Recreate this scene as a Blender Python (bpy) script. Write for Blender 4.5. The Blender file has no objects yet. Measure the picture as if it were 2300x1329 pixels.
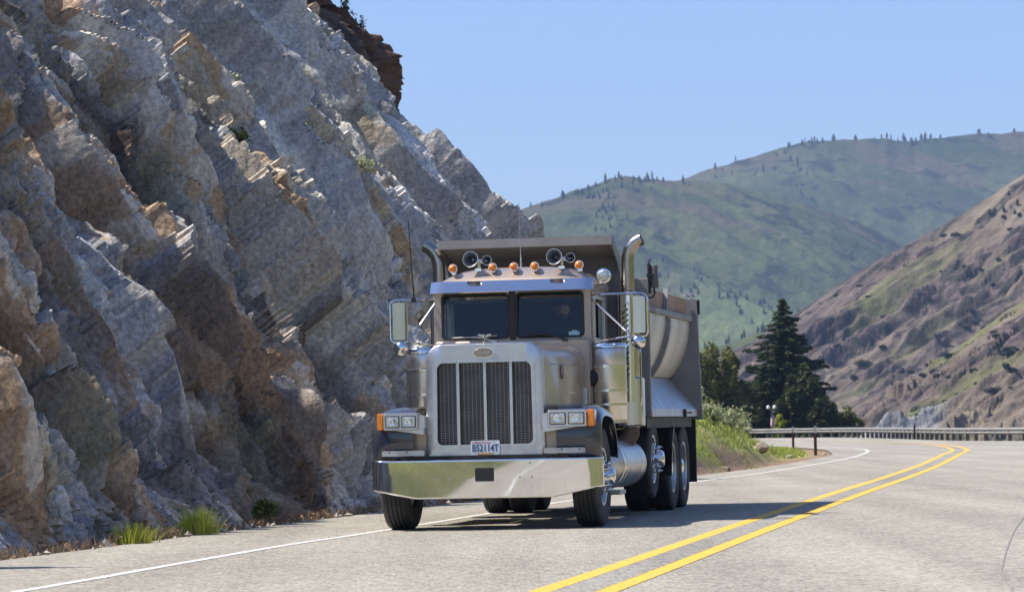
import bpy, bmesh, math, random
import numpy as np
from mathutils import Vector, Matrix

# ------------------------------------------------------------------ camera, world, sun, exposure
SC = bpy.context.scene
COL = SC.collection
cam_data = bpy.data.cameras.new("camera")
cam = bpy.data.objects.new("camera", cam_data)
COL.objects.link(cam)
cam_data.sensor_width = 36.0
cam_data.lens = 36.0 * 7250.0 / 2300.0
cam_data.clip_start = 0.5
cam_data.clip_end = 20000.0
cam.matrix_world = (Matrix.Translation((0, 0, 1.095)) @ Matrix.Rotation(math.pi / 2 + math.atan(290.5 / 7250.0), 4, 'X')
                    @ Matrix.Rotation(math.radians(-1.24), 4, 'Z'))
cam_data.dof.use_dof = True
cam_data.dof.focus_distance = 35.5
cam_data.dof.aperture_fstop = 7.1
SC.camera = cam

SUN_EL, SUN_AZ = math.radians(54.5), math.radians(-91.5)      # azimuth from +Y towards +X
sun_dir = Vector((math.sin(SUN_AZ) * math.cos(SUN_EL), math.cos(SUN_AZ) * math.cos(SUN_EL), math.sin(SUN_EL)))
sd = bpy.data.lights.new("sun", 'SUN')
sd.energy = 5.0
sd.angle = math.radians(0.53)
sd.color = (1.0, 0.925, 0.81)
sun = bpy.data.objects.new("sun", sd)
COL.objects.link(sun)
sun.rotation_euler = sun_dir.to_track_quat('Z', 'Y').to_euler()

world = bpy.data.worlds.new("World")
SC.world = world
world.use_nodes = True
wn = world.node_tree.nodes
wl = world.node_tree.links
wn.clear()
w_out = wn.new('ShaderNodeOutputWorld')
w_bg = wn.new('ShaderNodeBackground')
w_sky = wn.new('ShaderNodeTexSky')
w_sky.sky_type = 'NISHITA'
w_sky.sun_disc = False
w_sky.sun_elevation = SUN_EL
w_sky.sun_rotation = SUN_AZ
w_sky.altitude = 300
w_sky.air_density = 1.0
w_sky.dust_density = 1.0
w_sky.ozone_density = 4.5
w_bg.inputs['Strength'].default_value = 0.109
w_tint = wn.new('ShaderNodeMix'); w_tint.data_type = 'RGBA'; w_tint.blend_type = 'MULTIPLY'
w_tint.inputs[0].default_value = 1.0; w_tint.inputs[7].default_value = (.97, .97, 1.10, 1)
wl.new(w_sky.outputs[0], w_tint.inputs[6])
wl.new(w_tint.outputs[2], w_bg.inputs[0])
wl.new(w_bg.outputs[0], w_out.inputs[0])

SC.view_settings.view_transform = 'Standard'
SC.view_settings.look = 'None'
SC.view_settings.gamma = 1.0
SC.view_settings.exposure = 0.6
SC.render.engine = 'CYCLES'
SC.cycles.max_bounces = 8
SC.cycles.volume_bounces = 0
SC.cycles.use_denoising = True

# ------------------------------------------------------------------ numpy noise
def _hash(ix, iy, iz, seed):
    h = (ix.astype(np.int64) * 374761393 + iy.astype(np.int64) * 668265263 + iz.astype(np.int64) * 2147483647 + seed * 974711) & 0xffffffff
    h = ((h ^ (h >> 13)) * 1274126177) & 0xffffffff
    h = ((h ^ (h >> 16)) * 2246822519) & 0xffffffff
    return ((h ^ (h >> 15)) & 0xffffff) / float(0x1000000)

def vnoise(x, y, seed=0):
    """gradient noise in 2-D, about -1..1"""
    x = np.asarray(x, float); y = np.asarray(y, float)
    xi = np.floor(x); yi = np.floor(y); fx = x - xi; fy = y - yi
    u = fx * fx * fx * (fx * (fx * 6 - 15) + 10); v = fy * fy * fy * (fy * (fy * 6 - 15) + 10)
    z = np.zeros_like(xi)
    def g(dx, dy):
        a = _hash(xi + dx, yi + dy, z, seed) * 2 * math.pi
        return np.cos(a) * (fx - dx) + np.sin(a) * (fy - dy)
    a = g(0, 0) * (1 - u) + g(1, 0) * u
    b = g(0, 1) * (1 - u) + g(1, 1) * u
    return (a * (1 - v) + b * v) * 1.45

def fbm(x, y, oct=5, seed=0, gain=0.5, lac=2.03):
    s = 0; a = 1.0; t = 0
    for i in range(oct):
        s = s + a * vnoise(x, y, seed + i * 17); t += a
        a *= gain; x = x * lac + 3.1; y = y * lac + 7.7
    return s / t

def ridged(x, y, oct=5, seed=0, gain=0.5):
    s = 0; a = 1.0; t = 0
    for i in range(oct):
        s = s + a * (1 - np.abs(vnoise(x, y, seed + i * 17))); t += a
        a *= gain; x = x * 2.03 + 3.1; y = y * 2.03 + 7.7
    return s / t

def facets(x, y, seed=0, tilt=1.0):
    """cellular blocks: each cell is a randomly tilted plane; returns height, cell random, edge distance"""
    xi = np.floor(x); yi = np.floor(y)
    b1 = np.full(x.shape, 9e9); b2 = b1.copy()
    h = np.zeros(x.shape); rid = np.zeros(x.shape)
    z = np.zeros_like(xi)
    for dx in (-1, 0, 1):
        for dy in (-1, 0, 1):
            cx = xi + dx; cy = yi + dy
            px = cx + _hash(cx, cy, z, seed); py = cy + _hash(cx, cy, z, seed + 1)
            d = (x - px) ** 2 + (y - py) ** 2
            r = _hash(cx, cy, z, seed + 2)
            gx = _hash(cx, cy, z, seed + 3) - .5; gy = _hash(cx, cy, z, seed + 4) - .5
            hh = (r - .5) + tilt * (gx * (x - px) + gy * (y - py)) * 2
            m = d < b1
            b2 = np.where(m, b1, np.minimum(b2, d)); b1 = np.where(m, d, b1)
            h = np.where(m, hh, h); rid = np.where(m, r, rid)
    return h, rid, np.sqrt(b2) - np.sqrt(b1)

def smooth01(a, b, x):
    t = np.clip((x - a) / (b - a), 0, 1)
    return t * t * (3 - 2 * t)

# ------------------------------------------------------------------ materials
def _principled(name):
    m = bpy.data.materials.new(name); m.use_nodes = True
    nt = m.node_tree; nt.nodes.clear()
    out = nt.nodes.new('ShaderNodeOutputMaterial'); p = nt.nodes.new('ShaderNodeBsdfPrincipled')
    nt.links.new(p.outputs[0], out.inputs[0])
    return m, nt, p

def mat(name, col, rough=0.5, metal=0.0, var=0.15, scale=6.0, bump=0.0, bump_scale=40.0, coat=0.0, col2=None, rvar=0.1, stretch=None, emit=None, bump_dist=0.02):
    m, nt, p = _principled(name)
    N, L = nt.nodes, nt.links
    tc = N.new('ShaderNodeTexCoord')
    src = tc.outputs['Object']
    if stretch:
        mp = N.new('ShaderNodeMapping'); mp.inputs['Scale'].default_value = stretch
        L.new(src, mp.inputs['Vector']); src = mp.outputs[0]
    nz = N.new('ShaderNodeTexNoise'); nz.inputs['Scale'].default_value = scale; nz.inputs['Detail'].default_value = 6
    L.new(src, nz.inputs['Vector'])
    mr = N.new('ShaderNodeMapRange'); mr.inputs[1].default_value = .35; mr.inputs[2].default_value = .65
    L.new(nz.outputs['Fac'], mr.inputs[0])
    mx = N.new('ShaderNodeMix'); mx.data_type = 'RGBA'
    c2 = col2 if col2 else tuple(min(1, c * (1 - var)) for c in col)
    mx.inputs[6].default_value = (*col, 1); mx.inputs[7].default_value = (*c2, 1)
    L.new(mr.outputs[0], mx.inputs[0]); L.new(mx.outputs[2], p.inputs['Base Color'])
    if rvar:
        r2 = N.new('ShaderNodeMapRange'); r2.inputs[1].default_value = .3; r2.inputs[2].default_value = .7
        r2.inputs[3].default_value = max(0.01, rough - rvar * .6); r2.inputs[4].default_value = min(1, rough + rvar)
        L.new(nz.outputs['Fac'], r2.inputs[0]); L.new(r2.outputs[0], p.inputs['Roughness'])
    else:
        p.inputs['Roughness'].default_value = rough
    p.inputs['Metallic'].default_value = metal
    if coat:
        p.inputs['Coat Weight'].default_value = coat; p.inputs['Coat Roughness'].default_value = 0.06
    if bump:
        n2 = N.new('ShaderNodeTexNoise'); n2.inputs['Scale'].default_value = bump_scale; n2.inputs['Detail'].default_value = 5
        L.new(src, n2.inputs['Vector'])
        b = N.new('ShaderNodeBump'); b.inputs['Strength'].default_value = bump; b.inputs['Distance'].default_value = bump_dist
        L.new(n2.outputs['Fac'], b.inputs['Height']); L.new(b.outputs[0], p.inputs['Normal'])
    if emit:
        p.inputs['Emission Color'].default_value = (*emit[:3], 1); p.inputs['Emission Strength'].default_value = emit[3]
    return m

def attr_mat(name, rough=0.9, fine=30.0, fine_amt=0.35, bump=0.5, bump_scale=18.0, bump_dist=0.05, spec=0.3, vor=0.0, vor_scale=12.0):
    """colour from the vertex attribute 'tint' (mineral and plant colours, with some painted shade), broken up by fine noise"""
    m, nt, p = _principled(name)
    N, L = nt.nodes, nt.links
    at = N.new('ShaderNodeAttribute'); at.attribute_name = 'tint'
    tc = N.new('ShaderNodeTexCoord')
    n1 = N.new('ShaderNodeTexNoise'); n1.inputs['Scale'].default_value = fine; n1.inputs['Detail'].default_value = 8; n1.inputs['Roughness'].default_value = .65
    L.new(tc.outputs['Object'], n1.inputs['Vector'])
    mr = N.new('ShaderNodeMapRange'); mr.inputs[1].default_value = .3; mr.inputs[2].default_value = .7
    mr.inputs[3].default_value = 1 - fine_amt; mr.inputs[4].default_value = 1 + fine_amt
    L.new(n1.outputs['Fac'], mr.inputs[0])
    mx = N.new('ShaderNodeVectorMath'); mx.operation = 'SCALE'
    L.new(at.outputs['Color'], mx.inputs[0]); L.new(mr.outputs[0], mx.inputs['Scale'])
    L.new(mx.outputs[0], p.inputs['Base Color'])
    p.inputs['Roughness'].default_value = rough; p.inputs['Specular IOR Level'].default_value = spec
    n2 = N.new('ShaderNodeTexNoise'); n2.inputs['Scale'].default_value = bump_scale; n2.inputs['Detail'].default_value = 9; n2.inputs['Roughness'].default_value = .62
    L.new(tc.outputs['Object'], n2.inputs['Vector'])
    b = N.new('ShaderNodeBump'); b.inputs['Strength'].default_value = bump; b.inputs['Distance'].default_value = bump_dist
    h = n2.outputs['Fac']
    if vor:
        v = N.new('ShaderNodeTexVoronoi'); v.feature = 'F1'; v.inputs['Scale'].default_value = vor_scale
        wv = N.new('ShaderNodeVectorMath'); wv.operation = 'MULTIPLY_ADD'; wv.inputs[1].default_value = (.25, .25, .25)
        L.new(n2.outputs['Color'], wv.inputs[0]); L.new(tc.outputs['Object'], wv.inputs[2])
        L.new(wv.outputs[0], v.inputs['Vector'])
        ma = N.new('ShaderNodeMath'); ma.operation = 'MULTIPLY_ADD'; ma.inputs[1].default_value = vor
        L.new(v.outputs['Distance'], ma.inputs[0]); L.new(h, ma.inputs[2]); h = ma.outputs[0]
    L.new(h, b.inputs['Height']); L.new(b.outputs[0], p.inputs['Normal'])
    return m

def rock_mat(name):
    m = attr_mat(name, .9, 16.0, .42, .9, 9.0, .055, .3, .4, 8.0)
    nt = m.node_tree; N, L = nt.nodes, nt.links
    p = [n for n in N if n.type == 'BSDF_PRINCIPLED'][0]; bump = [n for n in N if n.type == 'BUMP'][0]
    tc = [n for n in N if n.type == 'TEX_COORD'][0]
    # a second, coarser broken relief: angular chips a hand wide
    h0 = bump.inputs['Height'].links[0].from_socket
    mp = N.new('ShaderNodeMapping'); mp.inputs['Scale'].default_value = (1.4, 1.0, .6); mp.inputs['Rotation'].default_value = (.5, .3, .2)
    L.new(tc.outputs['Object'], mp.inputs['Vector'])
    v = N.new('ShaderNodeTexVoronoi'); v.feature = 'F1'; v.distance = 'MANHATTAN'; v.inputs['Scale'].default_value = 3.4; L.new(mp.outputs[0], v.inputs['Vector'])
    hh = N.new('ShaderNodeMath'); hh.operation = 'MULTIPLY_ADD'; hh.inputs[1].default_value = .55
    L.new(v.outputs['Distance'], hh.inputs[0]); L.new(h0, hh.inputs[2]); L.new(hh.outputs[0], bump.inputs['Height'])
    return m

def line_mat(name, col, worn, under):
    m = mat(name, col, .85, 0, col2=worn, scale=9)
    nt = m.node_tree; N, L = nt.nodes, nt.links; p = [n for n in N if n.type == 'BSDF_PRINCIPLED'][0]
    tc = [n for n in N if n.type == 'TEX_COORD'][0]; src = p.inputs['Base Color'].links[0].from_socket
    mp = N.new('ShaderNodeMapping'); mp.inputs['Rotation'].default_value = (0, 0, math.radians(10.5)); mp.inputs['Scale'].default_value = (38, 5, 1)
    L.new(tc.outputs['Object'], mp.inputs['Vector'])
    nz = N.new('ShaderNodeTexNoise'); nz.inputs['Scale'].default_value = 1.0; nz.inputs['Detail'].default_value = 4; L.new(mp.outputs[0], nz.inputs['Vector'])
    r = N.new('ShaderNodeMapRange'); r.inputs[1].default_value = .50; r.inputs[2].default_value = .70; L.new(nz.outputs['Fac'], r.inputs[0])
    mx = N.new('ShaderNodeMix'); mx.data_type = 'RGBA'; mx.inputs[7].default_value = (*under, 1); L.new(r.outputs[0], mx.inputs[0]); L.new(src, mx.inputs[6])
    L.new(mx.outputs[2], p.inputs['Base Color']); return m

def asphalt_mat(name, dark, light, tint=(1, 1, 1)):
    m, nt, p = _principled(name)
    N, L = nt.nodes, nt.links
    tc = N.new('ShaderNodeTexCoord')
    def noise(sc, det=4, r=.6, stretch=None):
        n = N.new('ShaderNodeTexNoise'); n.inputs['Scale'].default_value = sc; n.inputs['Detail'].default_value = det; n.inputs['Roughness'].default_value = r
        if stretch:
            mp = N.new('ShaderNodeMapping'); mp.inputs['Rotation'].default_value = (0, 0, math.radians(10.5)); mp.inputs['Scale'].default_value = stretch
            L.new(tc.outputs['Object'], mp.inputs['Vector']); L.new(mp.outputs[0], n.inputs['Vector'])
        else:
            L.new(tc.outputs['Object'], n.inputs['Vector'])
        return n
    v = N.new('ShaderNodeTexVoronoi'); v.inputs['Scale'].default_value = 22; L.new(tc.outputs['Object'], v.inputs['Vector'])
    cr = N.new('ShaderNodeSeparateColor'); L.new(v.outputs['Color'], cr.inputs[0])
    chips = noise(60, 3)
    big = noise(.22, 5)
    tracks = noise(.9, 4, .5, (1.0, .05, 1))
    grain = noise(1.0, 3, .6, (42, 3.2, 1)); grain2 = noise(1.0, 2, .5, (95, 9, 1))
    ad = N.new('ShaderNodeMath'); ad.operation = 'MULTIPLY_ADD'; ad.inputs[1].default_value = .55
    L.new(cr.outputs[0], ad.inputs[0]); L.new(chips.outputs['Fac'], ad.inputs[2])
    a2 = N.new('ShaderNodeMath'); a2.operation = 'MULTIPLY_ADD'; a2.inputs[1].default_value = .5
    L.new(big.outputs['Fac'], a2.inputs[0]); L.new(ad.outputs[0], a2.inputs[2])
    a3 = N.new('ShaderNodeMath'); a3.operation = 'MULTIPLY_ADD'; a3.inputs[1].default_value = .85
    L.new(tracks.outputs['Fac'], a3.inputs[0]); L.new(a2.outputs[0], a3.inputs[2])
    a4 = N.new('ShaderNodeMath'); a4.operation = 'MULTIPLY_ADD'; a4.inputs[1].default_value = 1.1
    L.new(grain.outputs['Fac'], a4.inputs[0]); L.new(a3.outputs[0], a4.inputs[2])
    a5 = N.new('ShaderNodeMath'); a5.operation = 'MULTIPLY_ADD'; a5.inputs[1].default_value = .7
    L.new(grain2.outputs['Fac'], a5.inputs[0]); L.new(a4.outputs[0], a5.inputs[2])
    mr = N.new('ShaderNodeMapRange'); mr.inputs[1].default_value = 1.80; mr.inputs[2].default_value = 2.90
    L.new(a5.outputs[0], mr.inputs[0])
    mx = N.new('ShaderNodeMix'); mx.data_type = 'RGBA'
    mx.inputs[6].default_value = (*dark, 1); mx.inputs[7].default_value = (*light, 1)
    L.new(mr.outputs[0], mx.inputs[0]); L.new(mx.outputs[2], p.inputs['Base Color'])
    p.inputs['Roughness'].default_value = .92; p.inputs['Specular IOR Level'].default_value = .25
    b = N.new('ShaderNodeBump'); b.inputs['Strength'].default_value = .6; b.inputs['Distance'].default_value = .012
    L.new(ad.outputs[0], b.inputs['Height']); L.new(b.outputs[0], p.inputs['Normal'])
    return m

def glass_mat(name, tint=(.75, .85, .85), dust=0.0):
    m = bpy.data.materials.new(name); m.use_nodes = True
    nt = m.node_tree; N, L = nt.nodes, nt.links; N.clear()
    out = N.new('ShaderNodeOutputMaterial')
    tr = N.new('ShaderNodeBsdfTransparent'); tr.inputs[0].default_value = (*tint, 1)
    gl = N.new('ShaderNodeBsdfGlossy'); gl.inputs['Roughness'].default_value = .02; gl.inputs[0].default_value = (1, 1, 1, 1)
    fr = N.new('ShaderNodeFresnel'); fr.inputs['IOR'].default_value = 1.52
    mx = N.new('ShaderNodeMixShader')
    L.new(fr.outputs[0], mx.inputs[0]); L.new(tr.outputs[0], mx.inputs[1]); L.new(gl.outputs[0], mx.inputs[2])
    if dust:
        df = N.new('ShaderNodeBsdfDiffuse'); df.inputs[0].default_value = (.5, .5, .48, 1)
        m2 = N.new('ShaderNodeMixShader')
        nz = N.new('ShaderNodeTexNoise'); nz.inputs['Scale'].default_value = 5
        mm = N.new('ShaderNodeMath'); mm.operation = 'MULTIPLY'; mm.inputs[1].default_value = dust
        L.new(nz.outputs['Fac'], mm.inputs[0]); L.new(mm.outputs[0], m2.inputs[0])
        L.new(mx.outputs[0], m2.inputs[1]); L.new(df.outputs[0], m2.inputs[2]); L.new(m2.outputs[0], out.inputs[0])
    else:
        L.new(mx.outputs[0], out.inputs[0])
    return m

def leaf_mat(name, c1, c2, scale=1.5):
    m, nt, p = _principled(name)
    N, L = nt.nodes, nt.links
    tc = N.new('ShaderNodeTexCoord')
    nz = N.new('ShaderNodeTexNoise'); nz.inputs['Scale'].default_value = scale; nz.inputs['Detail'].default_value = 4
    L.new(tc.outputs['Object'], nz.inputs['Vector'])
    mr = N.new('ShaderNodeMapRange'); mr.inputs[1].default_value = .35; mr.inputs[2].default_value = .65
    L.new(nz.outputs['Fac'], mr.inputs[0])
    mx = N.new('ShaderNodeMix'); mx.data_type = 'RGBA'
    mx.inputs[6].default_value = (*c1, 1); mx.inputs[7].default_value = (*c2, 1)
    L.new(mr.outputs[0], mx.inputs[0]); L.new(mx.outputs[2], p.inputs['Base Color'])
    p.inputs['Roughness'].default_value = .65
    p.inputs['Specular IOR Level'].default_value = .25
    out = [n for n in N if n.type == 'OUTPUT_MATERIAL'][0]
    tl = N.new('ShaderNodeBsdfTranslucent'); L.new(mx.outputs[2], tl.inputs[0])
    ms = N.new('ShaderNodeMixShader'); ms.inputs[0].default_value = .3
    L.new(p.outputs[0], ms.inputs[1]); L.new(tl.outputs[0], ms.inputs[2]); L.new(ms.outputs[0], out.inputs[0])
    return m

M = {}
M['asphalt'] = asphalt_mat('chip_seal_asphalt', (.15, .14, .118), (.475, .447, .382))
M['asphalt_old'] = asphalt_mat('old_dark_asphalt', (.12, .115, .10), (.43, .41, .365))
M['white_line'] = line_mat('white_road_paint', (.72, .72, .69), (.52, .51, .48), (.36, .345, .31))
M['yellow_line'] = line_mat('yellow_road_paint', (.80, .47, .03), (.64, .39, .06), (.40, .32, .17))
M['tar'] = mat('tar_crack', (.26, .25, .225), .8)
M['rock'] = rock_mat('cliff_rock')
M['soil'] = attr_mat('soil_and_grass', .95, 6.0, .35, .6, 9.0, .06, .2)
M['hill'] = attr_mat('hillside', .95, .16, .30, .9, .14, 1.6, .1)
M['chrome'] = mat('chrome', (.78, .78, .79), .06, 1.0, var=.06, rvar=.04, bump=.03, bump_scale=2.5, bump_dist=.05)
M['bumper'] = mat('bumper_chrome', (.80, .80, .79), .025, 1.0, var=.05, rvar=.02, scale=3)
M['polished'] = mat('polished_steel', (.60, .58, .54), .17, 1.0, var=.15, rvar=.08, stretch=(1, 1, .15))
M['canister'] = mat('polished_canister', (.74, .72, .67), .24, 1.0, var=.12, rvar=.08, stretch=(1, 1, .15))
M['mesh_wire'] = mat('mesh_wire', (.32, .295, .275), .4, 1.0)
M['horn_inside'] = mat('horn_inside', (.34, .35, .38), .38, .9)
M['stack'] = mat('weathered_stack', (.50, .44, .38), .2, 1.0, var=.3, rvar=.1, scale=3)
M['apron_steel'] = mat('apron_steel', (.50, .51, .54), .34, .75, var=.2, rvar=.1, scale=7)
M['aluminium'] = mat('brushed_aluminium', (.62, .62, .62), .34, 1.0, var=.12, rvar=.1, scale=9)
M['bare_alu'] = mat('worn_aluminium', (.55, .55, .54), .42, .85, var=.25, rvar=.15, scale=5, bump=.1)
M['paint'] = mat('champagne_brown_paint', (.46, .375, .31), .46, .58, var=.18, coat=.85, rvar=.05, scale=2)
M['navy'] = mat('dark_navy_paint', (.022, .028, .05), .22, .1, col2=(.05, .052, .06), coat=.8, rvar=.1, scale=4)
M['bed_grey'] = mat('grey_bed_paint', (.25, .24, .235), .5, .1, var=.25, rvar=.15, scale=2.2, bump=.08, bump_scale=9)
M['bed_dark'] = mat('dark_bed_paint', (.17, .15, .14), .6, .05, var=.25, scale=2.5)  # darker brown coat for the headboard and tarp motor case
M['bed_steel'] = mat('dusty_bed_steel', (.62, .59, .54), .42, .35, var=.2, rvar=.15, scale=1.8, stretch=(1, 1, .3))
M['wood'] = mat('sideboard_wood', (.46, .30, .20), .8, 0, col2=(.30, .20, .14), scale=3, stretch=(1, 3, .3), bump=.2)
M['tyre'] = mat('tyre_rubber', (.032, .031, .030), .75, 0, var=.4, scale=5, bump=.15, bump_scale=60)
M['tyre_dust'] = mat('dusty_sidewall', (.085, .08, .075), .85, 0, var=.35, scale=5)
M['black'] = mat('black_plastic', (.015, .015, .016), .45, 0)
M['black_rubber'] = mat('black_rubber', (.02, .02, .02), .6, 0)
M['frame'] = mat('chassis_black', (.03, .028, .027), .6, .2, var=.4)
M['rust'] = mat('rusty_pipe', (.20, .13, .085), .6, .3, var=.4)
M['amber'] = mat('amber_lens', (.85, .24, .015), .16, 0, var=.2, coat=1.0, scale=25)
M['lamp_glass'] = mat('lamp_glass', (.62, .64, .60), .10, .55, var=.35, coat=1.0, scale=24, bump=.5, bump_scale=30)
M['lamp_core'] = mat('lamp_reflector', (.85, .86, .86), .08, 1.0, var=.3, scale=22)
M['glass'] = glass_mat('windshield_glass', (.50, .62, .68), .006)
M['side_glass'] = glass_mat('side_glass', (.45, .5, .5), .02)
M['mirror'] = mat('mirror_glass', (.82, .83, .83), .03, 1.0, var=.03, rvar=.02)
M['interior'] = mat('cab_interior', (.016, .018, .024), .8, 0, var=.3)
M['headliner'] = mat('cab_headliner', (.07, .068, .05), .85, 0, var=.3)
M['plate_white'] = mat('plate_white', (.70, .74, .78), .4, 0, col2=(.62, .69, .78), scale=12)
M['plate_blue'] = mat('plate_blue', (.03, .06, .16), .5, 0)
M['plate_red'] = mat('plate_red', (.45, .10, .09), .5, 0)
M['plate_tab'] = mat('plate_tab', (.60, .33, .05), .5, 0)
M['sticker'] = mat('window_sticker', (.35, .62, .72), .5, 0, var=.2, scale=60)
M['emblem'] = mat('emblem_enamel', (.38, .30, .27), .3, .6, var=.2, scale=30)
M['skin'] = mat('skin', (.42, .26, .20), .5, 0, var=.15, scale=20)
M['shirt'] = mat('black_shirt', (.02, .022, .03), .85, 0)
M['hair'] = mat('dark_hair', (.04, .03, .024), .7, 0)
M['galv'] = mat('galvanised_rail', (.27, .262, .245), .65, .2, var=.25, scale=1.4)
M['post_wood'] = mat('dark_post', (.17, .145, .11), .85, 0, var=.4)
M['delineator'] = mat('rusty_delineator', (.085, .04, .03), .8, .1, var=.3)
M['boulder'] = mat('boulder_rock', (.36, .30, .23), .9, 0, col2=(.22, .17, .12), scale=3, bump=.6, bump_scale=8)
M['bark'] = mat('bark', (.11, .08, .06), .9, 0, var=.4, bump=.5, bump_scale=12)
M['conifer'] = leaf_mat('conifer_needles', (.026, .045, .018), (.060, .085, .030), .8)
M['juniper'] = leaf_mat('juniper_foliage', (.10, .11, .026), (.20, .20, .05), .7)
M['dark_leaf'] = leaf_mat('dark_foliage', (.025, .042, .016), (.07, .09, .03), .7)
M['lime_leaf'] = leaf_mat('lime_foliage', (.30, .36, .02), (.42, .46, .05), 2)
M['olive_leaf'] = leaf_mat('olive_foliage', (.12, .15, .035), (.19, .21, .05), 1)
M['sage'] = leaf_mat('sagebrush', (.30, .33, .18), (.44, .45, .28), 4)
M['grass'] = leaf_mat('fresh_grass', (.38, .44, .03), (.55, .55, .08), 3)
M['dry_grass'] = leaf_mat('dry_grass', (.36, .27, .16), (.22, .14, .09), 2)
M['bank_grass'] = leaf_mat('bank_grass', (.27, .33, .055), (.45, .45, .13), .5)
M['far_pine'] = leaf_mat('far_pine', (.025, .04, .028), (.05, .06, .035), .1)
M['lamp_white'] = mat('lamp_white', (.8, .8, .78), .4, 0)
M['flag_red'] = mat('flag_red', (.50, .16, .17), .8, 0)
M['flag_white'] = mat('flag_white', (.75, .70, .70), .8, 0)
M['flag_blue'] = mat('flag_blue', (.05, .07, .2), .8, 0)

# ------------------------------------------------------------------ mesh builder and object helpers
class MB:
    def __init__(self):
        self.v = []; self.f = []; self.m = []
    def add(self, verts, faces, mi=0):
        n = len(self.v); self.v.extend([tuple(p) for p in verts])
        for f in faces:
            self.f.append(tuple(i + n for i in f)); self.m.append(mi)
        return self
    def box(self, x0, x1, y0, y1, z0, z1, mi=0):
        return self.add([(x0, y0, z0), (x1, y0, z0), (x1, y1, z0), (x0, y1, z0), (x0, y0, z1), (x1, y0, z1), (x1, y1, z1), (x0, y1, z1)],
                        [(0, 3, 2, 1), (4, 5, 6, 7), (0, 1, 5, 4), (1, 2, 6, 5), (2, 3, 7, 6), (3, 0, 4, 7)], mi)
    def loft(self, secs, closed=True, cap=True, mi=0):
        n = len(secs[0]); v = [p for s in secs for p in s]; f = []
        for i in range(len(secs) - 1):
            for j in range(n if closed else n - 1):
                k = (j + 1) % n
                f.append((i * n + j, i * n + k, (i + 1) * n + k, (i + 1) * n + j))
        if cap and closed:
            f.append(tuple(range(n - 1, -1, -1))); f.append(tuple((len(secs) - 1) * n + j for j in range(n)))
        return self.add(v, f, mi)
    def prism(self, poly, axis, a0, a1, mi=0):
        def p3(p, a):
            return {'x': (a, p[0], p[1]), 'y': (p[0], a, p[1]), 'z': (p[0], p[1], a)}[axis]
        return self.loft([[p3(p, a0) for p in poly], [p3(p, a1) for p in poly]], mi=mi)
    def tube(self, path, r, n=12, mi=0, cap=True):
        path = [Vector(p) for p in path]; secs = []; up = None
        for i, p in enumerate(path):
            a = path[max(0, i - 1)]; b = path[min(len(path) - 1, i + 1)]
            t = (b - a).normalized()
            if up is None:
                up = t.orthogonal().normalized()
            else:
                up = (up - t * up.dot(t)); up = up.normalized() if up.length > 1e-6 else t.orthogonal().normalized()
            s = t.cross(up); rr = r[i] if isinstance(r, (list, tuple)) else r
            secs.append([p + (up * math.cos(2 * math.pi * k / n) + s * math.sin(2 * math.pi * k / n)) * rr for k in range(n)])
        return self.loft(secs, cap=cap, mi=mi)
    def lathe(self, prof, o=(0, 0, 0), axis='z', n=32, mi=0):
        """prof: (radius, height) pairs along the axis"""
        secs = []
        for r, h in prof:
            ring = []
            for k in range(n):
                a = 2 * math.pi * k / n; c, s = r * math.cos(a), r * math.sin(a)
                p = {'z': (c, s, h), 'x': (h, c, s), 'y': (c, h, s)}[axis]
                ring.append((p[0] + o[0], p[1] + o[1], p[2] + o[2]))
            secs.append(ring)
        return self.loft(secs, mi=mi)
    def build(self, name, mats, parent=None, sharp=35, bevel=0, loc=None, recalc=True):
        me = bpy.data.meshes.new(name)
        me.from_pydata(self.v, [], self.f)
        for mm in (mats if isinstance(mats, (list, tuple)) else [mats]):
            me.materials.append(mm)
        me.polygons.foreach_set('material_index', self.m)
        if recalc:
            bm = bmesh.new(); bm.from_mesh(me)
            bmesh.ops.recalc_face_normals(bm, faces=bm.faces[:]); bm.to_mesh(me); bm.free()
        me.polygons.foreach_set('use_smooth', [True] * len(me.polygons))
        if sharp: me.set_sharp_from_angle(angle=math.radians(sharp))
        o = bpy.data.objects.new(name, me); COL.objects.link(o)
        if parent: o.parent = parent
        if loc is not None: o.location = loc
        if bevel:
            b = o.modifiers.new('bevel', 'BEVEL'); b.width = bevel; b.segments = 2; b.limit_method = 'ANGLE'; b.angle_limit = math.radians(40)
            b.harden_normals = False
        return o

def tag(o, label=None, cat=None, group=None, kind=None):
    if label: o['label'] = label
    if cat: o['category'] = cat
    if group: o['group'] = group
    if kind: o['kind'] = kind
    return o

def empty(name, loc, rz=0.0, label=None, cat=None, group=None):
    o = bpy.data.objects.new(name, None); COL.objects.link(o)
    o.location = loc; o.rotation_euler = (0, 0, rz); o.empty_display_size = .3
    return tag(o, label, cat, group)

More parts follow.
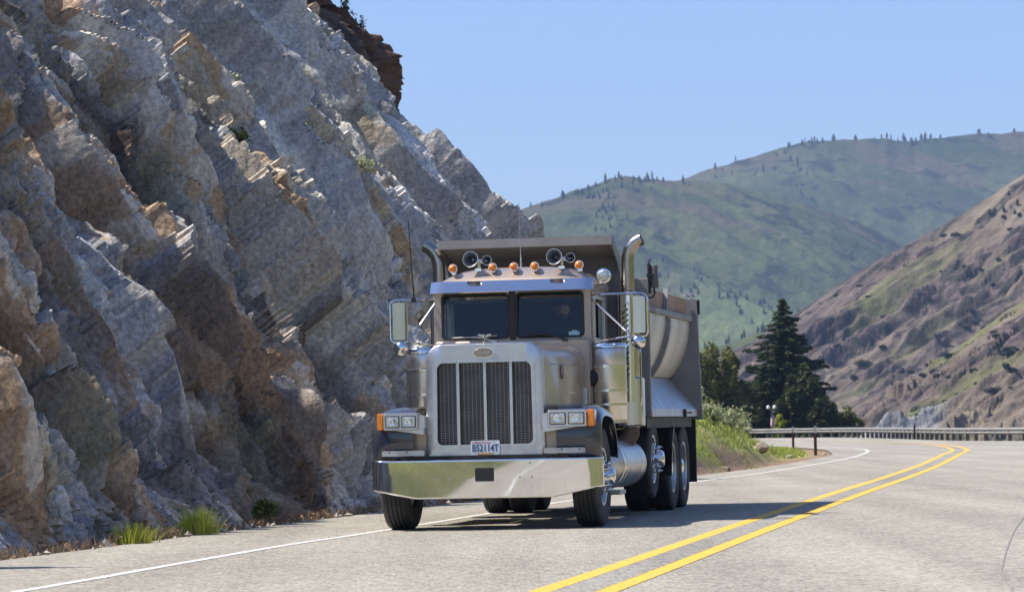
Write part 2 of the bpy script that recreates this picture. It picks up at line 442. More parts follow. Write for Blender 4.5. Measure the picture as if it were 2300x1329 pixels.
def fast_mesh(name, verts, faces, mats, tint=None, parent=None, smooth=True, matidx=None, loc=None):
    """numpy arrays -> object; faces is (n,3) or (n,4)"""
    me = bpy.data.meshes.new(name)
    verts = np.asarray(verts, np.float32); faces = np.asarray(faces, np.int32)
    k = faces.shape[1]
    me.vertices.add(len(verts)); me.vertices.foreach_set('co', verts.ravel())
    me.loops.add(faces.size); me.loops.foreach_set('vertex_index', faces.ravel())
    me.polygons.add(len(faces)); me.polygons.foreach_set('loop_start', np.arange(0, faces.size, k, dtype=np.int32))
    me.update(calc_edges=True)
    me.polygons.foreach_set('use_smooth', np.full(len(faces), smooth))
    for mm in (mats if isinstance(mats, (list, tuple)) else [mats]):
        me.materials.append(mm)
    if matidx is not None: me.polygons.foreach_set('material_index', matidx)
    if tint is not None:
        a = me.color_attributes.new('tint', 'FLOAT_COLOR', 'POINT')
        c = np.ones((len(verts), 4), np.float32); c[:, :3] = tint; a.data.foreach_set('color', c.ravel())
    o = bpy.data.objects.new(name, me); COL.objects.link(o)
    if parent: o.parent = parent
    if loc is not None: o.location = loc
    return o

def grid_faces(nu, nv):
    i = np.arange(nu - 1)[:, None] * nv + np.arange(nv - 1)[None, :]
    return np.stack([i, i + nv, i + nv + 1, i + 1], -1).reshape(-1, 4)

def mixc(a, b, t):
    return np.asarray(a) * (1 - t[..., None]) + np.asarray(b) * t[..., None]

def catmull(pts, n):
    P = [np.array(p, float) for p in pts]; P = [2 * P[0] - P[1]] + P + [2 * P[-1] - P[-2]]
    out = []
    for i in range(1, len(P) - 2):
        for k in range(n):
            t = k / n
            out.append(.5 * ((2 * P[i]) + (-P[i - 1] + P[i + 1]) * t + (2 * P[i - 1] - 5 * P[i] + 4 * P[i + 1] - P[i + 2]) * t * t
                             + (-P[i - 1] + 3 * P[i] - 3 * P[i + 1] + P[i + 2]) * t ** 3))
    out.append(P[-2]); return np.array(out)

def offset_path(p, d):
    t = np.gradient(p, axis=0); t /= np.linalg.norm(t, axis=1)[:, None]
    return p + np.stack([t[:, 1], -t[:, 0]], 1) * d          # positive = to the right of travel

def ribbon(name, path, w, z, m):
    a = offset_path(path, -w / 2); b = offset_path(path, w / 2); n = len(path)
    v = np.concatenate([np.column_stack([a, np.full(n, z)]), np.column_stack([b, np.full(n, z)])])
    i = np.arange(n - 1); f = np.stack([i, i + n, i + n + 1, i + 1], 1)
    return tag(fast_mesh(name, v, f, m), kind='structure')

# ------------------------------------------------------------------ road
CENTRE = catmull([(-62, -118), (-40, -86), (-25, -60), (-14.5, -38), (-7.8, -18), (-3.45, 0), (-1.4, 11.5), (0.36, 21.2), (2.55, 34), (4.95, 47.8), (6.95, 59), (9.35, 73),
                  (12.4, 92), (14.3, 104), (15.9, 119), (16.6, 130), (16.3, 138), (15.2, 146), (12.4, 156), (6.5, 166), (-6, 176)], 12)
WHITE = catmull([(-62, -111), (-43, -84), (-28.5, -58), (-18, -36.5), (-11.4, -16), (-7.4, 0), (-5.3, 13), (-3.55, 22.7), (-2.85, 27), (-2.2, 30.9), (-1.4, 34.8), (.5, 45), (3.5, 59.7),
                 (5.1, 67), (7.6, 80), (9.5, 91), (11.2, 103), (12.1, 112), (12.3, 121), (11.6, 132), (9.8, 143), (5.5, 152), (-4, 160)], 8)
LEFT_EDGE = catmull([(-66, -108), (-47, -80), (-32, -55), (-20.5, -35), (-13.2, -15), (-8.7, 5), (-6.4, 18), (-4.62, 28.4), (-4.1, 31), (-3.2, 35.6), (-1.8, 42.3), (.9, 54), (3.7, 65.8),
                     (6.1, 76.8), (8.7, 92), (9.6, 98), (10.3, 106), (10.9, 115), (10.9, 124), (9.8, 134), (7.2, 144), (1.5, 151), (-8, 157)], 8)
RAIL = catmull([(31, 70), (28, 95), (25.2, 118), (21.7, 133), (20.3, 141), (19.85, 150), (19.8, 165), (19.6, 178), (19.0, 187), (17.4, 193), (14.0, 199), (6, 206), (-6, 212)], 8)
RIGHT_EDGE = np.concatenate([catmull([(-54, -124), (-33, -92), (-18, -64), (-7.5, -41), (-.8, -20), (3.3, 0), (6.3, 20), (9.6, 38), (16, 55)], 8), offset_path(RAIL, -.5)])

def polygon_sheet(name, poly, z, m):
    bm = bmesh.new()
    f = bm.faces.new([bm.verts.new((p[0], p[1], z)) for p in poly])
    bmesh.ops.triangulate(bm, faces=[f], quad_method='BEAUTY', ngon_method='EAR_CLIP')
    bmesh.ops.recalc_face_normals(bm, faces=bm.faces[:])
    if bm.faces[:][0].normal.z < 0: bmesh.ops.reverse_faces(bm, faces=bm.faces[:])
    me = bpy.data.meshes.new(name); bm.to_mesh(me); bm.free(); me.materials.append(m)
    o = bpy.data.objects.new(name, me); COL.objects.link(o)
    return tag(o, kind='structure')

polygon_sheet('road', np.concatenate([LEFT_EDGE, RIGHT_EDGE[::-1]]), 0.0, M['asphalt'])
ribbon('road_centre_strip', CENTRE, .30, .004, M['asphalt_old'])
ribbon('yellow_line', offset_path(CENTRE, -.23), .15, .004, M['yellow_line'])
ribbon('yellow_line', offset_path(CENTRE, .23), .15, .004, M['yellow_line'])
ribbon('white_line', WHITE, .11, .004, M['white_line'])
crack = catmull([(3.0, 19.6), (3.38, 22.6), (3.86, 25.6), (4.6, 30.0), (5.75, 36.5), (7.2, 45.2), (8.5, 52)], 10)
crack = crack + np.stack([vnoise(crack[:, 1] * .9, crack[:, 1] * 0 + 5, 3) * .012, np.zeros(len(crack))], 1)
ribbon('tar_crack', crack, .013, .004, M['tar'])

# ------------------------------------------------------------------ ground sheet, one terrain to the horizon
def left_x(y): return np.interp(y, LEFT_EDGE[:140, 1], LEFT_EDGE[:140, 0])
def axis_grid(near, far, step, grow):
    a = [0.0]
    while a[-1] < near: a.append(a[-1] + step)
    s = step
    while a[-1] < far: s *= grow; a.append(a[-1] + s)
    return np.array(a)
gx = axis_grid(30, 5000, 1.0, 1.12); gx = np.concatenate([-gx[:0:-1], gx])
gy = np.concatenate([-axis_grid(100, 5000, 1.6, 1.14)[:0:-1], axis_grid(260, 5500, 1.6, 1.12)])
GX, GY = np.meshgrid(gx, gy, indexing='ij')
re_x = np.interp(GY, RIGHT_EDGE[:, 1], RIGHT_EDGE[:, 0], left=-54, right=-30)
rail_y = np.interp(GX, RAIL[::-1, 0], RAIL[::-1, 1], left=212, right=68)
d_right = np.maximum(GX - re_x - 1.5, 0); d_far = np.maximum(GY - rail_y - .9, 0)
drop = np.where(GY > 66, d_far, d_right)
drop = np.where((GY <= 66) & (GY > 40), np.minimum(d_right, d_right), drop)
bump_ = fbm(GX * .12, GY * .12, 4, 5)
z = -.09 - 7.5 * smooth01(0, 60, drop) + bump_ * .5 * smooth01(2, 12, drop)
lx = np.interp(GY, LEFT_EDGE[:, 1][:150], LEFT_EDGE[:, 0][:150])
d_left = np.maximum(lx - GX - 1.6, 0)
bank = np.minimum(np.where(d_left < 14, d_left * .36, 5.04 + (d_left - 14) * .6), 16 + d_left * .05) * smooth01(27, 20, GY) * smooth01(-260, -180, GY)
z = z + bank * (1 + .25 * fbm(GX * .08, GY * .08, 4, 9)) + smooth01(3, 10, d_left) * 2 * smooth01(20, 30, GY) * smooth01(200, 160, GY)
east = np.maximum(GX - np.interp(GY, [-300, 0, 120, 260], [30, 34, 66, 90]), 0) * smooth01(300, 230, GY)
z = z + np.minimum(east * .42, 45 + east * .03) * (1 + .25 * fbm(GX * .05, GY * .05, 4, 19)) * smooth01(0, 4, east)
g1 = fbm(GX * .15, GY * .15, 5, 21); g2 = fbm(GX * .6, GY * .6, 4, 22)
c = mixc((.085, .10, .04), (.155, .15, .07), smooth01(-.4, .5, g1 + .4 * g2))
c = mixc(c, mixc((.20, .25, .05), (.33, .34, .10), smooth01(-.4, .4, g2)), smooth01(.1, 1, bank))
c = mixc(c, (.05, .075, .025), smooth01(.12, .3, fbm(GX * .25, GY * .25, 4, 77)) * smooth01(.3, 1.2, bank))
dirt = np.maximum(smooth01(2.5, .5, np.abs(lx - GX)) * (GY > 26), smooth01(3, 0, drop) * .7 * (np.maximum(d_right, d_far) > 0))
c = mixc(c, (.20, .155, .115), dirt * (1 - .3 * smooth01(0, .5, g2)))
tag(fast_mesh('ground', np.stack([GX, GY, z], -1).reshape(-1, 3), grid_faces(len(gx), len(gy)), M['soil'], c.reshape(-1, 3)), kind='structure')

# ------------------------------------------------------------------ roadside cliff: a surface over (distance along the road, height)
CL_Y = np.concatenate([np.arange(21.5, 24, .10), np.arange(24, 52, .034), np.arange(52, 66, .045)])
CL_T = np.linspace(0, 1, 400)
YY, TT = np.meshgrid(CL_Y, CL_T, indexing='ij')
zmax = np.minimum(1.4 + .150 * YY, 10.6)
ZZ = TT * zmax - .12
def cliff_offset(z, y):
    near = np.interp(z, [-1, 0, 2, 4, 6, 8, 12], [-.2, 0, 1.15, 2.45, 3.8, 5.2, 8.2])
    mid = np.interp(z, [-1, 0, 2, 4, 6, 8, 12], [-.2, 0, 1.0, 2.1, 3.4, 4.9, 7.9])
    end = np.interp(z, [-1, 0, 2, 4.4, 5.0, 5.6, 6.0, 6.3, 6.9, 8.8, 10.6, 13], [-.1, 0, .45, 1.0, 1.35, 1.9, 2.45, 2.8, 3.45, 4.85, 6.2, 8.5])
    w1 = smooth01(36, 46, y); w2 = smooth01(47, 57, y)
    o = near * (1 - w1) + mid * w1
    return o * (1 - w2) + end * w2
U = YY + .55 * fbm(YY * .30, ZZ * .30, 4, 31) + .20 * (ZZ - 2) + .15 * fbm(YY * 1.1, ZZ * 1.1, 3, 32)
def ribs(u, period, seed, rise):
    p = u / period + .55 * vnoise(u / period * .37, u * 0 + seed, seed)
    k = np.floor(p); t = p - k
    r = _hash(k, k * 0, k * 0, seed); r1 = _hash(k + 1, k * 0, k * 0, seed)
    saw = np.where(t < rise, t / rise, 1 - (t - rise) / (1 - rise))
    return saw * (.35 + .65 * r), t, r
UR = YY + .60 * fbm(YY * .30, ZZ * .30, 2, 31) + .20 * (ZZ - 2) + .05 * fbm(YY * .9, ZZ * .7, 2, 32)
a1, t1, r1 = ribs(UR, 2.9, 41, .10)
a2, t2, r2 = ribs(UR + .22 * ZZ, 1.05, 43, .18)
jx = .16 * fbm(YY * 1.1, ZZ * 1.1, 3, 51); jz = .16 * fbm(YY * 1.1 + 9, ZZ * 1.1, 3, 52)
f0, id0, e0 = facets(U * .60 + jx, ZZ * .20 - .10 * U + jz, 60, 1.5)
f1, id1, e1 = facets(U * 1.4 + jx * 1.5, ZZ * .36 - .25 * U + jz * 1.2, 61, 1.5)
f2, id2, e2 = facets(U * 2.7 + jx * 2, ZZ * .85 - .5 * U + jz * 1.5, 62, 1.5)
f3, id3, e3 = facets(U * 6.0 + jx * 3, ZZ * 2.3 - YY + jz * 2, 63, 1.5)
f4, id4, e4 = facets(U * 13 + jx * 5, ZZ * 6.5 - 2 * YY + jz * 3, 64, 1.5)
rough_zone = .72 + .7 * smooth01(-.25, .3, fbm(YY * .25, ZZ * .25 + 4, 3, 71))
foot = smooth01(-.1, 1.1, ZZ)
deep = smooth01(.02, .3, fbm(YY * .33 + 11, ZZ * .24, 3, 74) + .12)            # hollows where blocks have fallen out
big = foot * (1.25 * a1 + .38 * a2 * rough_zone + .75 * f0 + .50 * rough_zone * f1)
cleft = np.zeros_like(YY)
for y0, z0, z1, w0, dp in ((40.6, -1, 3.2, .75, .85), (44.4, 2.6, 5.3, .9, .8), (36.4, 3.6, 6.2, .6, .6), (47.3, .5, 3.0, .6, .6), (31.5, 1.2, 3.0, .45, .45)):
    q = np.abs(YY + .25 * (ZZ - z0) + .35 * fbm(YY * .8, ZZ * .8, 3, 88) - y0) / w0
    cleft = np.maximum(cleft, dp * smooth01(1.0, .72, q) * smooth01(z0 - .3, z0 + .3, ZZ) * smooth01(z1 + .2, z1 - .6, ZZ))
pk = UR / 1.25 + .45 * vnoise(UR * .45, UR * 0 + 3, 97) + .05 * fbm(YY * 1.6, ZZ * 1.2, 3, 98)
dk = np.abs(pk - np.round(pk)) * 1.25
long_crack = smooth01(.11, .04, dk) * smooth01(.02, .22, fbm(YY * .45, ZZ * .22, 3, 99)) * smooth01(.2, .8, ZZ)
cleft = np.maximum(cleft, .34 * long_crack)
steep = np.abs(np.gradient(big - cleft, axis=0) / np.gradient(YY, axis=0))
for _ in range(3): steep = (steep + np.roll(steep, 1, 0) + np.roll(steep, -1, 0) + np.roll(steep, 3, 0) + np.roll(steep, -3, 0)) / 5
calm = 1 - .90 * smooth01(.9, 2.4, steep)                                  # broken side walls stay planar
D = foot * (1.25 * a1 + .38 * a2 * rough_zone + .75 * f0 + .50 * rough_zone * f1) \
    + calm * rough_zone * (.27 * f2 * foot + .13 * f3 + .05 * f4) - calm * (foot * (.30 * smooth01(.07, .0, e1) + .14 * smooth01(.09, 0, e2) * rough_zone) + .05 * smooth01(.10, 0, e3) * rough_zone) \
    - .55 * deep * smooth01(.55, .75, id0) * foot
D = D + .12 * foot * fbm(YY * .9, ZZ * .9, 6, 72) + .03 * calm * fbm(YY * 6, ZZ * 6, 4, 73)
D = D - cleft
D = D * (1 - .32 * smooth01(48, 56, YY)) - .62 * foot
OFF = cliff_offset(ZZ, YY) + .74 - .62 * D + .42 * smooth01(45, 55, YY) * smooth01(0, 3, ZZ) + .30 * smooth01(52, 57, YY) * smooth01(6.4, 5.4, ZZ) + .38 * smooth01(38, 26, YY)
OFF = OFF + smooth01(60, 66, YY) * 5.0 * (.3 + .7 * TT) + np.maximum(26.2 - YY, 0) ** 1.3 * .75
bx = np.interp(YY, LEFT_EDGE[:, 1][:150], LEFT_EDGE[:, 0][:150])
nrm = np.array([-.978, .208])
ZZ2 = ZZ + .44 * D * smooth01(0, .8, ZZ)
CX_ = bx + nrm[0] * OFF; CY_ = YY + nrm[1] * OFF
# mineral colours, with shade painted into the recesses and a dark band
n1 = fbm(YY * .16 + 3, ZZ * .22, 4, 81); n2 = fbm(U * .55, ZZ * .30, 5, 82); n3 = fbm(U * 2.2, ZZ * 1.1, 6, 83); n5 = fbm(YY * 9, ZZ * 7, 4, 86)
col = mixc((.37, .37, .38), (.60, .59, .575), smooth01(-.35, .35, n3 + .8 * (id2 - .5) + .3 * n5))
col = mixc(col, (.52, .42, .29), smooth01(.0, .4, n1 + .5 * n2 + .7 * (id1 - .5) + .4 * (id2 - .5) + .15 * n5) * .62)
orange = smooth01(.16, .42, n2 + .6 * (id2 - .5) + .5 * (id1 - .5) + .3 * n1 + .2 * n5 + .24 * smooth01(44, 32, YY) - .06)
col = mixc(col, (.46, .27, .12), orange * .7)
cream = smooth01(.22, .45, fbm(U * 1.1 + 40, ZZ * .5, 5, 84) + .7 * (id3 - .5) + .4 * (id2 - .5))
col = mixc(col, (.68, .64, .56), cream * .8)
recess_shade = np.maximum(np.maximum(smooth01(.1, .45, cleft), smooth01(.13, .02, np.abs(t1 - .05)) * smooth01(.25, .7, r1)), deep * smooth01(.55, .75, id0))  # shade of clefts, hollows and step faces painted into the rock colour
band = smooth01(.55, .2, np.abs(YY + .42 * (ZZ - 4) - 43.6 + .8 * fbm(YY * .7, ZZ * .5, 4, 89)) / 2.4) * smooth01(1.6, 3.0, ZZ + .6 * n3) * smooth01(6.8, 5.4, ZZ + .6 * n2)  # dark band across the recessed zone, its shade put into the colour
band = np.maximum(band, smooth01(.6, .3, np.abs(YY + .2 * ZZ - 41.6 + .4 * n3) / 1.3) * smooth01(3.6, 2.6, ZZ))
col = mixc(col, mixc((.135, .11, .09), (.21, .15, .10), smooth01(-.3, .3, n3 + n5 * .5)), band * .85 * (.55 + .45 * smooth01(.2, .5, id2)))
col = mixc(col, (.10, .072, .055), recess_shade * .92 * (1 - .75 * smooth01(48, 53, YY)) * (.6 + .4 * smooth01(-.3, .3, n3)))
col = mixc(col, (.21, .225, .16), smooth01(.25, .5, fbm(YY * .5 + 70, ZZ * .5, 4, 85)) * .5)
scree = smooth01(46, 50, YY) * smooth01(58, 53, YY) * smooth01(.3, .05, np.abs(t1 - .55))
col = mixc(col, (.50, .43, .32), scree * .5)
col *= (1 + calm * (.42 * (id3 - .5) + .34 * (id4 - .5)) + .25 * n5)[..., None]
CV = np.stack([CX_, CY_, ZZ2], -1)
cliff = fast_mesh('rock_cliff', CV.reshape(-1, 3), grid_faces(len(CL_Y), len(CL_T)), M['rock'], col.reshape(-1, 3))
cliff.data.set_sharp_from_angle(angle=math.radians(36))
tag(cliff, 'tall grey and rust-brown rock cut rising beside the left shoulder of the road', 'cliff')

# gravel and fallen chips along the cliff foot
grng = np.random.default_rng(17); ng = 1500
gy_ = grng.uniform(26, 62, ng); gx_ = np.interp(gy_, LEFT_EDGE[:, 1][:150], LEFT_EDGE[:, 0][:150]) - np.abs(grng.normal(size=ng)) * .28 + .03
gs = .014 + .04 * grng.random(ng) ** 3 + (grng.random(ng) < .03) * .05
ico = np.array([(0, 0, 1), (.9, 0, .2), (.25, .85, .25), (-.7, .5, .2), (-.7, -.5, .25), (.25, -.85, .2), (0, 0, -.6)])
tri = np.array([(0, 1, 2), (0, 2, 3), (0, 3, 4), (0, 4, 5), (0, 5, 1), (6, 2, 1), (6, 3, 2), (6, 4, 3), (6, 5, 4), (6, 1, 5)])
gvz = ico[None] * gs[:, None, None] * grng.uniform(.6, 1.4, (ng, 7, 3)); gvz += np.stack([gx_, gy_, -.075 + gs * .5 + .06 * (gx_ > np.interp(gy_, LEFT_EDGE[:, 1][:150], LEFT_EDGE[:, 0][:150]))], 1)[:, None]
gcol = np.repeat(mixc((.32, .29, .25), (.50, .46, .40), grng.random(ng)), 7, 0)
tag(fast_mesh('gravel', gvz.reshape(-1, 3), (np.arange(ng)[:, None, None] * 7 + tri[None]).reshape(-1, 3), M['soil'], gcol, None, False), kind='stuff')

def cliff_point(y, z):
    i = int(np.argmin(np.abs(CL_Y - y))); j = int(np.clip(np.searchsorted(ZZ[i], z), 0, len(CL_T) - 1))
    return Vector(CV[i, j])

# ------------------------------------------------------------------ dark red outcrop standing behind the cliff
a_ = np.linspace(0, 1, 170); b_ = np.linspace(0, 1, 300)
AA, BB = np.meshgrid(a_, b_, indexing='ij')
# plan: a blunt nose; a runs round the nose from the road side to the back, b is height
YO = 92.0
top_x = lambda q: q
ang = (AA - .5) * math.pi * 1.15
zz = 2 + BB * 14.0
edge = np.interp(zz, [2, 9.5, 10.1, 10.6, 11.4, 11.8, 12.6, 13.5, 16], [-3.1, -3.15, -3.2, -3.25, -3.3, -3.5, -4.3, -5.0, -6.8])
q1, qi, qe = facets(AA * 26, zz * .35, 91, 1.2); q2, qj, qf = facets(AA * 70, zz * 1.1, 92, 1.3); q3, qk, qg = facets(AA * 150, zz * 3, 93, 1.3)
rad = 7.0 + .45 * q1 + .22 * q2 + .1 * q3
ox = edge - 7.0 + np.cos(ang) * rad; oy = YO - np.sin(ang) * rad * 1.5
oc = mixc((.16, .075, .045), (.12, .09, .075), smooth01(-.3, .4, fbm(AA * 20, zz * .25, 4, 94)))
oc = mixc(oc, (.22, .17, .11), smooth01(.15, .5, fbm(AA * 30 + 5, zz * .3, 4, 95)) * .7)
oc *= (.50 + .4 * qj)[..., None]
out_o = fast_mesh('rock_outcrop', np.stack([ox, oy, zz], -1).reshape(-1, 3), grid_faces(170, 300), M['rock'], oc.reshape(-1, 3))
tag(out_o, 'dark reddish-brown rock outcrop with a sheer edge above the cliff top', 'rock outcrop')

# ------------------------------------------------------------------ grassy bank on the inside of the bend
bi = LEFT_EDGE[(LEFT_EDGE[:, 1] > 57) ]
bt = np.gradient(bi, axis=0); bt /= np.linalg.norm(bt, axis=1)[:, None]
bn = np.stack([-bt[:, 1], bt[:, 0]], 1)
s_ = np.concatenate([[0], np.cumsum(np.linalg.norm(np.diff(bi, axis=0), axis=1))])
ss = np.arange(0, s_[-1], .35); px_ = np.interp(ss, s_, bi[:, 0]); py_ = np.interp(ss, s_, bi[:, 1])
nx_ = np.interp(ss, s_, bn[:, 0]); ny_ = np.interp(ss, s_, bn[:, 1])
dd = np.concatenate([np.arange(0, 8, .16), np.arange(8, 30, 1.5)])
SS, DD = np.meshgrid(ss, dd, indexing='ij')
yb = py_[:, None] + 0 * DD
slope = np.interp(yb, [57, 66, 76, 84, 92, 98, 104, 150], [1.15, 1.05, .95, .80, .50, .30, .22, .25])
dshift = np.maximum(DD - np.interp(yb, [57, 75, 90, 100, 120], [.25, .35, .9, 1.6, 1.8]), 0)
bz = slope * dshift; bz = 3.6 * (1 - np.exp(-bz / 3.6))
bz = bz + (.16 * fbm(SS * .5, DD * .8, 5, 101) + .10 * ridged(SS * .9, DD * 1.3, 4, 102) * smooth01(100, 80, yb)) * smooth01(.2, 1.2, DD) - .03
bX = px_[:, None] + nx_[:, None] * DD; bY = py_[:, None] + ny_[:, None] * DD
k1 = fbm(SS * .35, DD * .6, 5, 103)
bc = mixc((.27, .34, .05), (.40, .40, .12), smooth01(-.3, .4, k1))
dirtb = smooth01(.0, .4, fbm(SS * .45 + 8, DD * .7, 5, 104) + .45 * smooth01(84, 70, yb) * smooth01(2.0, .5, DD) - .30 + .4 * smooth01(.9, .2, DD))
bc = mixc(bc, (.25, .175, .12), dirtb)
edge_red = smooth01(1.25, .45, DD) * smooth01(66, 76, yb)
bc = mixc(bc, (.24, .15, .115), edge_red * .85)
bank_o = fast_mesh('grass_bank', np.stack([bX, bY, bz], -1).reshape(-1, 3), grid_faces(len(ss), len(dd)), M['soil'], bc.reshape(-1, 3))
tag(bank_o, kind='structure')
BANK = (bX, bY, bz, dirtb, edge_red, yb)

# ------------------------------------------------------------------ valley hills
PITCH0 = 290.5 / 7250.0
def elev(px, py):
    """height above eye level per metre of distance, for a skyline point of the valley"""
    return (955.0 - .0216 * (px - 1150) - py) / 7250.0
HILLS = {}
def hill(name, crest, r0, r1, base_z, amp, colf, seed, rocky=0.0, back=1.35, na=420, nr=240, shear=.9, power=1.0, per=90.0):
    cp = np.array(crest, float)
    th = np.linspace((cp[0, 0] - 1150) / 7250, (cp[-1, 0] - 1150) / 7250, na)
    pxs = th * 7250 + 1150
    ce = elev(pxs, np.interp(pxs, cp[:, 0], cp[:, 1])) + 0.0009 * fbm(pxs / 60, pxs * 0, 4, seed)
    t = np.concatenate([np.linspace(0, 1, int(nr * .8)), np.linspace(1, 1.5, nr - int(nr * .8))[1:]])
    T, TH = np.meshgrid(t, th, indexing='ij')
    CE = np.broadcast_to(ce, T.shape)
    R = r0 + (r1 - r0) * T
    crest_z = 1.095 + CE * r1
    tt = np.minimum(T, 1.0)
    Zh = base_z + (crest_z - base_z) * tt ** power
    X = TH * R; Y = R
    run = T * (r1 - r0) * 1.12
    u = (X + shear * run) / per; vv = (run - .25 * shear * X) / per
    wu = .45 * fbm(u * .6, vv * .6, 3, seed + 1)
    n = ridged(u + wu, vv * .30, 5, seed + 2) - .62
    w = np.sin(np.pi * np.clip(tt, 0, 1)) ** .7
    n2 = fbm(u * 4.2, vv * 3.0, 6, seed + 3)
    n4 = fbm(u * 15, vv * 13, 4, seed + 4)
    Zh = Zh + w * amp * (n * 2.0 + .20 * n2 + .05 * n4)
    if rocky:
        rk = smooth01(.10, .35, fbm(u * 2.6, vv * 2.2, 6, 213) + .9 * n - .10 + .55 * fbm(u * .5, vv * .5, 3, 218) + .42 * smooth01(.72, 1, T) * smooth01(2150, 1950, TH * 7250 + 1150))
        fa, fi, fe = facets(u * 9 + .3 * n2, vv * 6, seed + 7, 1.5); fb, fj, fg = facets(u * 24, vv * 17, seed + 8, 1.5)
        Zh = Zh + rocky * rk * (fa + .4 * fb) * np.minimum(w * 2, 1)
    Zh = np.where(T > 1, crest_z - (T - 1) * 2 * (crest_z - base_z) * .5 * back, Zh)
    c = colf(u, vv, Zh, T, n, n2, TH * 7250 + 1150)
    o = fast_mesh(name, np.stack([X, Y, Zh], -1).reshape(-1, 3), grid_faces(len(t), na), M['hill'], c.reshape(-1, 3))
    tag(o, kind='structure')
    HILLS[name + str(seed)] = (th, t, np.stack([X, Y, Zh], -1))
    return o
def green_col(u, v, Z, T, n, n2, px):
    k = fbm(u * 1.6, v * .9, 6, 201); k2 = fbm(u * 9, v * 8, 5, 205)
    c = mixc((.060, .080, .035), (.115, .135, .055), smooth01(-.4, .4, k + .5 * n2 + .4 * k2))
    c = mixc(c, (.135, .105, .075), smooth01(.05, .45, fbm(u * 2.2, v * .8, 5, 202) + .5 * (T - .6) + .3 * k2) * .7)
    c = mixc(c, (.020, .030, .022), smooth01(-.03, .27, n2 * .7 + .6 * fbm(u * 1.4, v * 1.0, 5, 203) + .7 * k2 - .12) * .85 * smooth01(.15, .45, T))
    c = c * (1 - .34 * smooth01(.3, .6, T + .12 * k))[..., None]  # upper slope darkened in colour, painted shade of the face turned away
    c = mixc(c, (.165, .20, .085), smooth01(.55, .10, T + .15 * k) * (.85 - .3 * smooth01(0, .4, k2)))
    return c
def brown_col(u, v, Z, T, n, n2, px):
    k = fbm(u * 1.5, v * .8, 6, 211); k2 = fbm(u * 11, v * 10, 5, 215)
    c = mixc((.112, .09, .078), (.182, .15, .112), smooth01(-.4, .4, k + .4 * k2))
    c = mixc(c, (.115, .125, .05), smooth01(-.14, .35, fbm(u * 1.4 + 4, v * .6, 5, 212) - .8 * n + .15 * k2) * .85)
    rock = smooth01(.08, .30, fbm(u * 2.6, v * 2.2, 6, 213) + .9 * n - .10 + .55 * fbm(u * .5, v * .5, 3, 218) + .42 * smooth01(.72, 1, T) * smooth01(2150, 1950, px) + .25 * k2)
    c = mixc(c, (.105, .08, .08), rock * .85)
    c = mixc(c, (.035, .035, .03), smooth01(.18, .42, k2 + .5 * rock - .16) * .8)
    c = mixc(c, (.30, .24, .18), smooth01(.2, .5, -k2 - .3 * rock - .05) * .5)
    return c
def spur_col(u, v, Z, T, n, n2, px):
    c = brown_col(u * .8 + 30, v * .8, Z, T, n, n2, px)
    k2 = fbm(u * 9, v * 9, 5, 216)
    g = smooth01(2130, 2050, px + 90 * n2) * smooth01(1905, 1935, px) * smooth01(.62, .30, T + .30 * n2)
    return mixc(c, mixc((.17, .18, .19), (.33, .335, .34), smooth01(-.3, .3, k2 + n2)), g * .9)
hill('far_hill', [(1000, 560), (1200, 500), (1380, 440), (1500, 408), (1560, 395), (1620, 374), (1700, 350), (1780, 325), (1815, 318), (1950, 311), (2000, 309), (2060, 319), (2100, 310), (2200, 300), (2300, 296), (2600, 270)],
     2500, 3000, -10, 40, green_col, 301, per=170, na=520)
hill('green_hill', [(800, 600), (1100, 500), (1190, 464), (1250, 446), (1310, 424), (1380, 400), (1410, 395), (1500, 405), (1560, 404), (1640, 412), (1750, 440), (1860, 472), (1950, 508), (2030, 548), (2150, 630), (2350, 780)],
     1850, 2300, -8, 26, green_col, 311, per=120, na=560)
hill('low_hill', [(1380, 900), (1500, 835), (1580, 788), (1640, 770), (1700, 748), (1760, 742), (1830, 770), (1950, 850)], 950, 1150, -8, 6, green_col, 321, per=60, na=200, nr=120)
hill('brown_hill', [(1300, 955), (1480, 900), (1560, 840), (1640, 795), (1700, 765), (1745, 735), (1790, 705), (1840, 668), (1880, 640), (1940, 605), (2000, 570), (2100, 520), (2200, 460), (2300, 395), (2600, 215)],
     740, 900, -8, 11, brown_col, 331, 1.15, per=46, na=620, nr=420, shear=-1.1)
hill('rocky_spur', [(1780, 965), (1880, 955), (1925, 945), (1955, 905), (1990, 868), (2050, 848), (2120, 800), (2200, 742), (2300, 672), (2600, 480)],
     480, 570, -8, 6, spur_col, 341, 1.0, per=30, na=480, nr=300, shear=-1.0)

# ------------------------------------------------------------------ air between the viewer and the far hills
hz = MB().box(-2600, 3600, -400, 5200, -25, 520)
hm = bpy.data.materials.new('valley_haze'); hm.use_nodes = True
hn = hm.node_tree; hn.nodes.clear()
ho = hn.nodes.new('ShaderNodeOutputMaterial'); hv = hn.nodes.new('ShaderNodeVolumePrincipled')
hv.inputs['Color'].default_value = (.42, .62, 1.0, 1); hv.inputs['Density'].default_value = .00013; hv.inputs['Anisotropy'].default_value = 0.0
hn.links.new(hv.outputs[0], ho.inputs['Volume'])
haze = hz.build('haze', hm, sharp=0); tag(haze, kind='stuff')

# ------------------------------------------------------------------ plants
RNG = np.random.default_rng(7)

def quads_from(centres, right, up):
    """one quad per centre; right and up are half-extents"""
    v = np.stack([centres - right - up, centres + right - up, centres + right + up, centres - right + up], 1).reshape(-1, 3)
    return v, np.arange(len(v)).reshape(-1, 4)

def unit(a): return a / np.maximum(np.linalg.norm(a, axis=-1, keepdims=True), 1e-9)

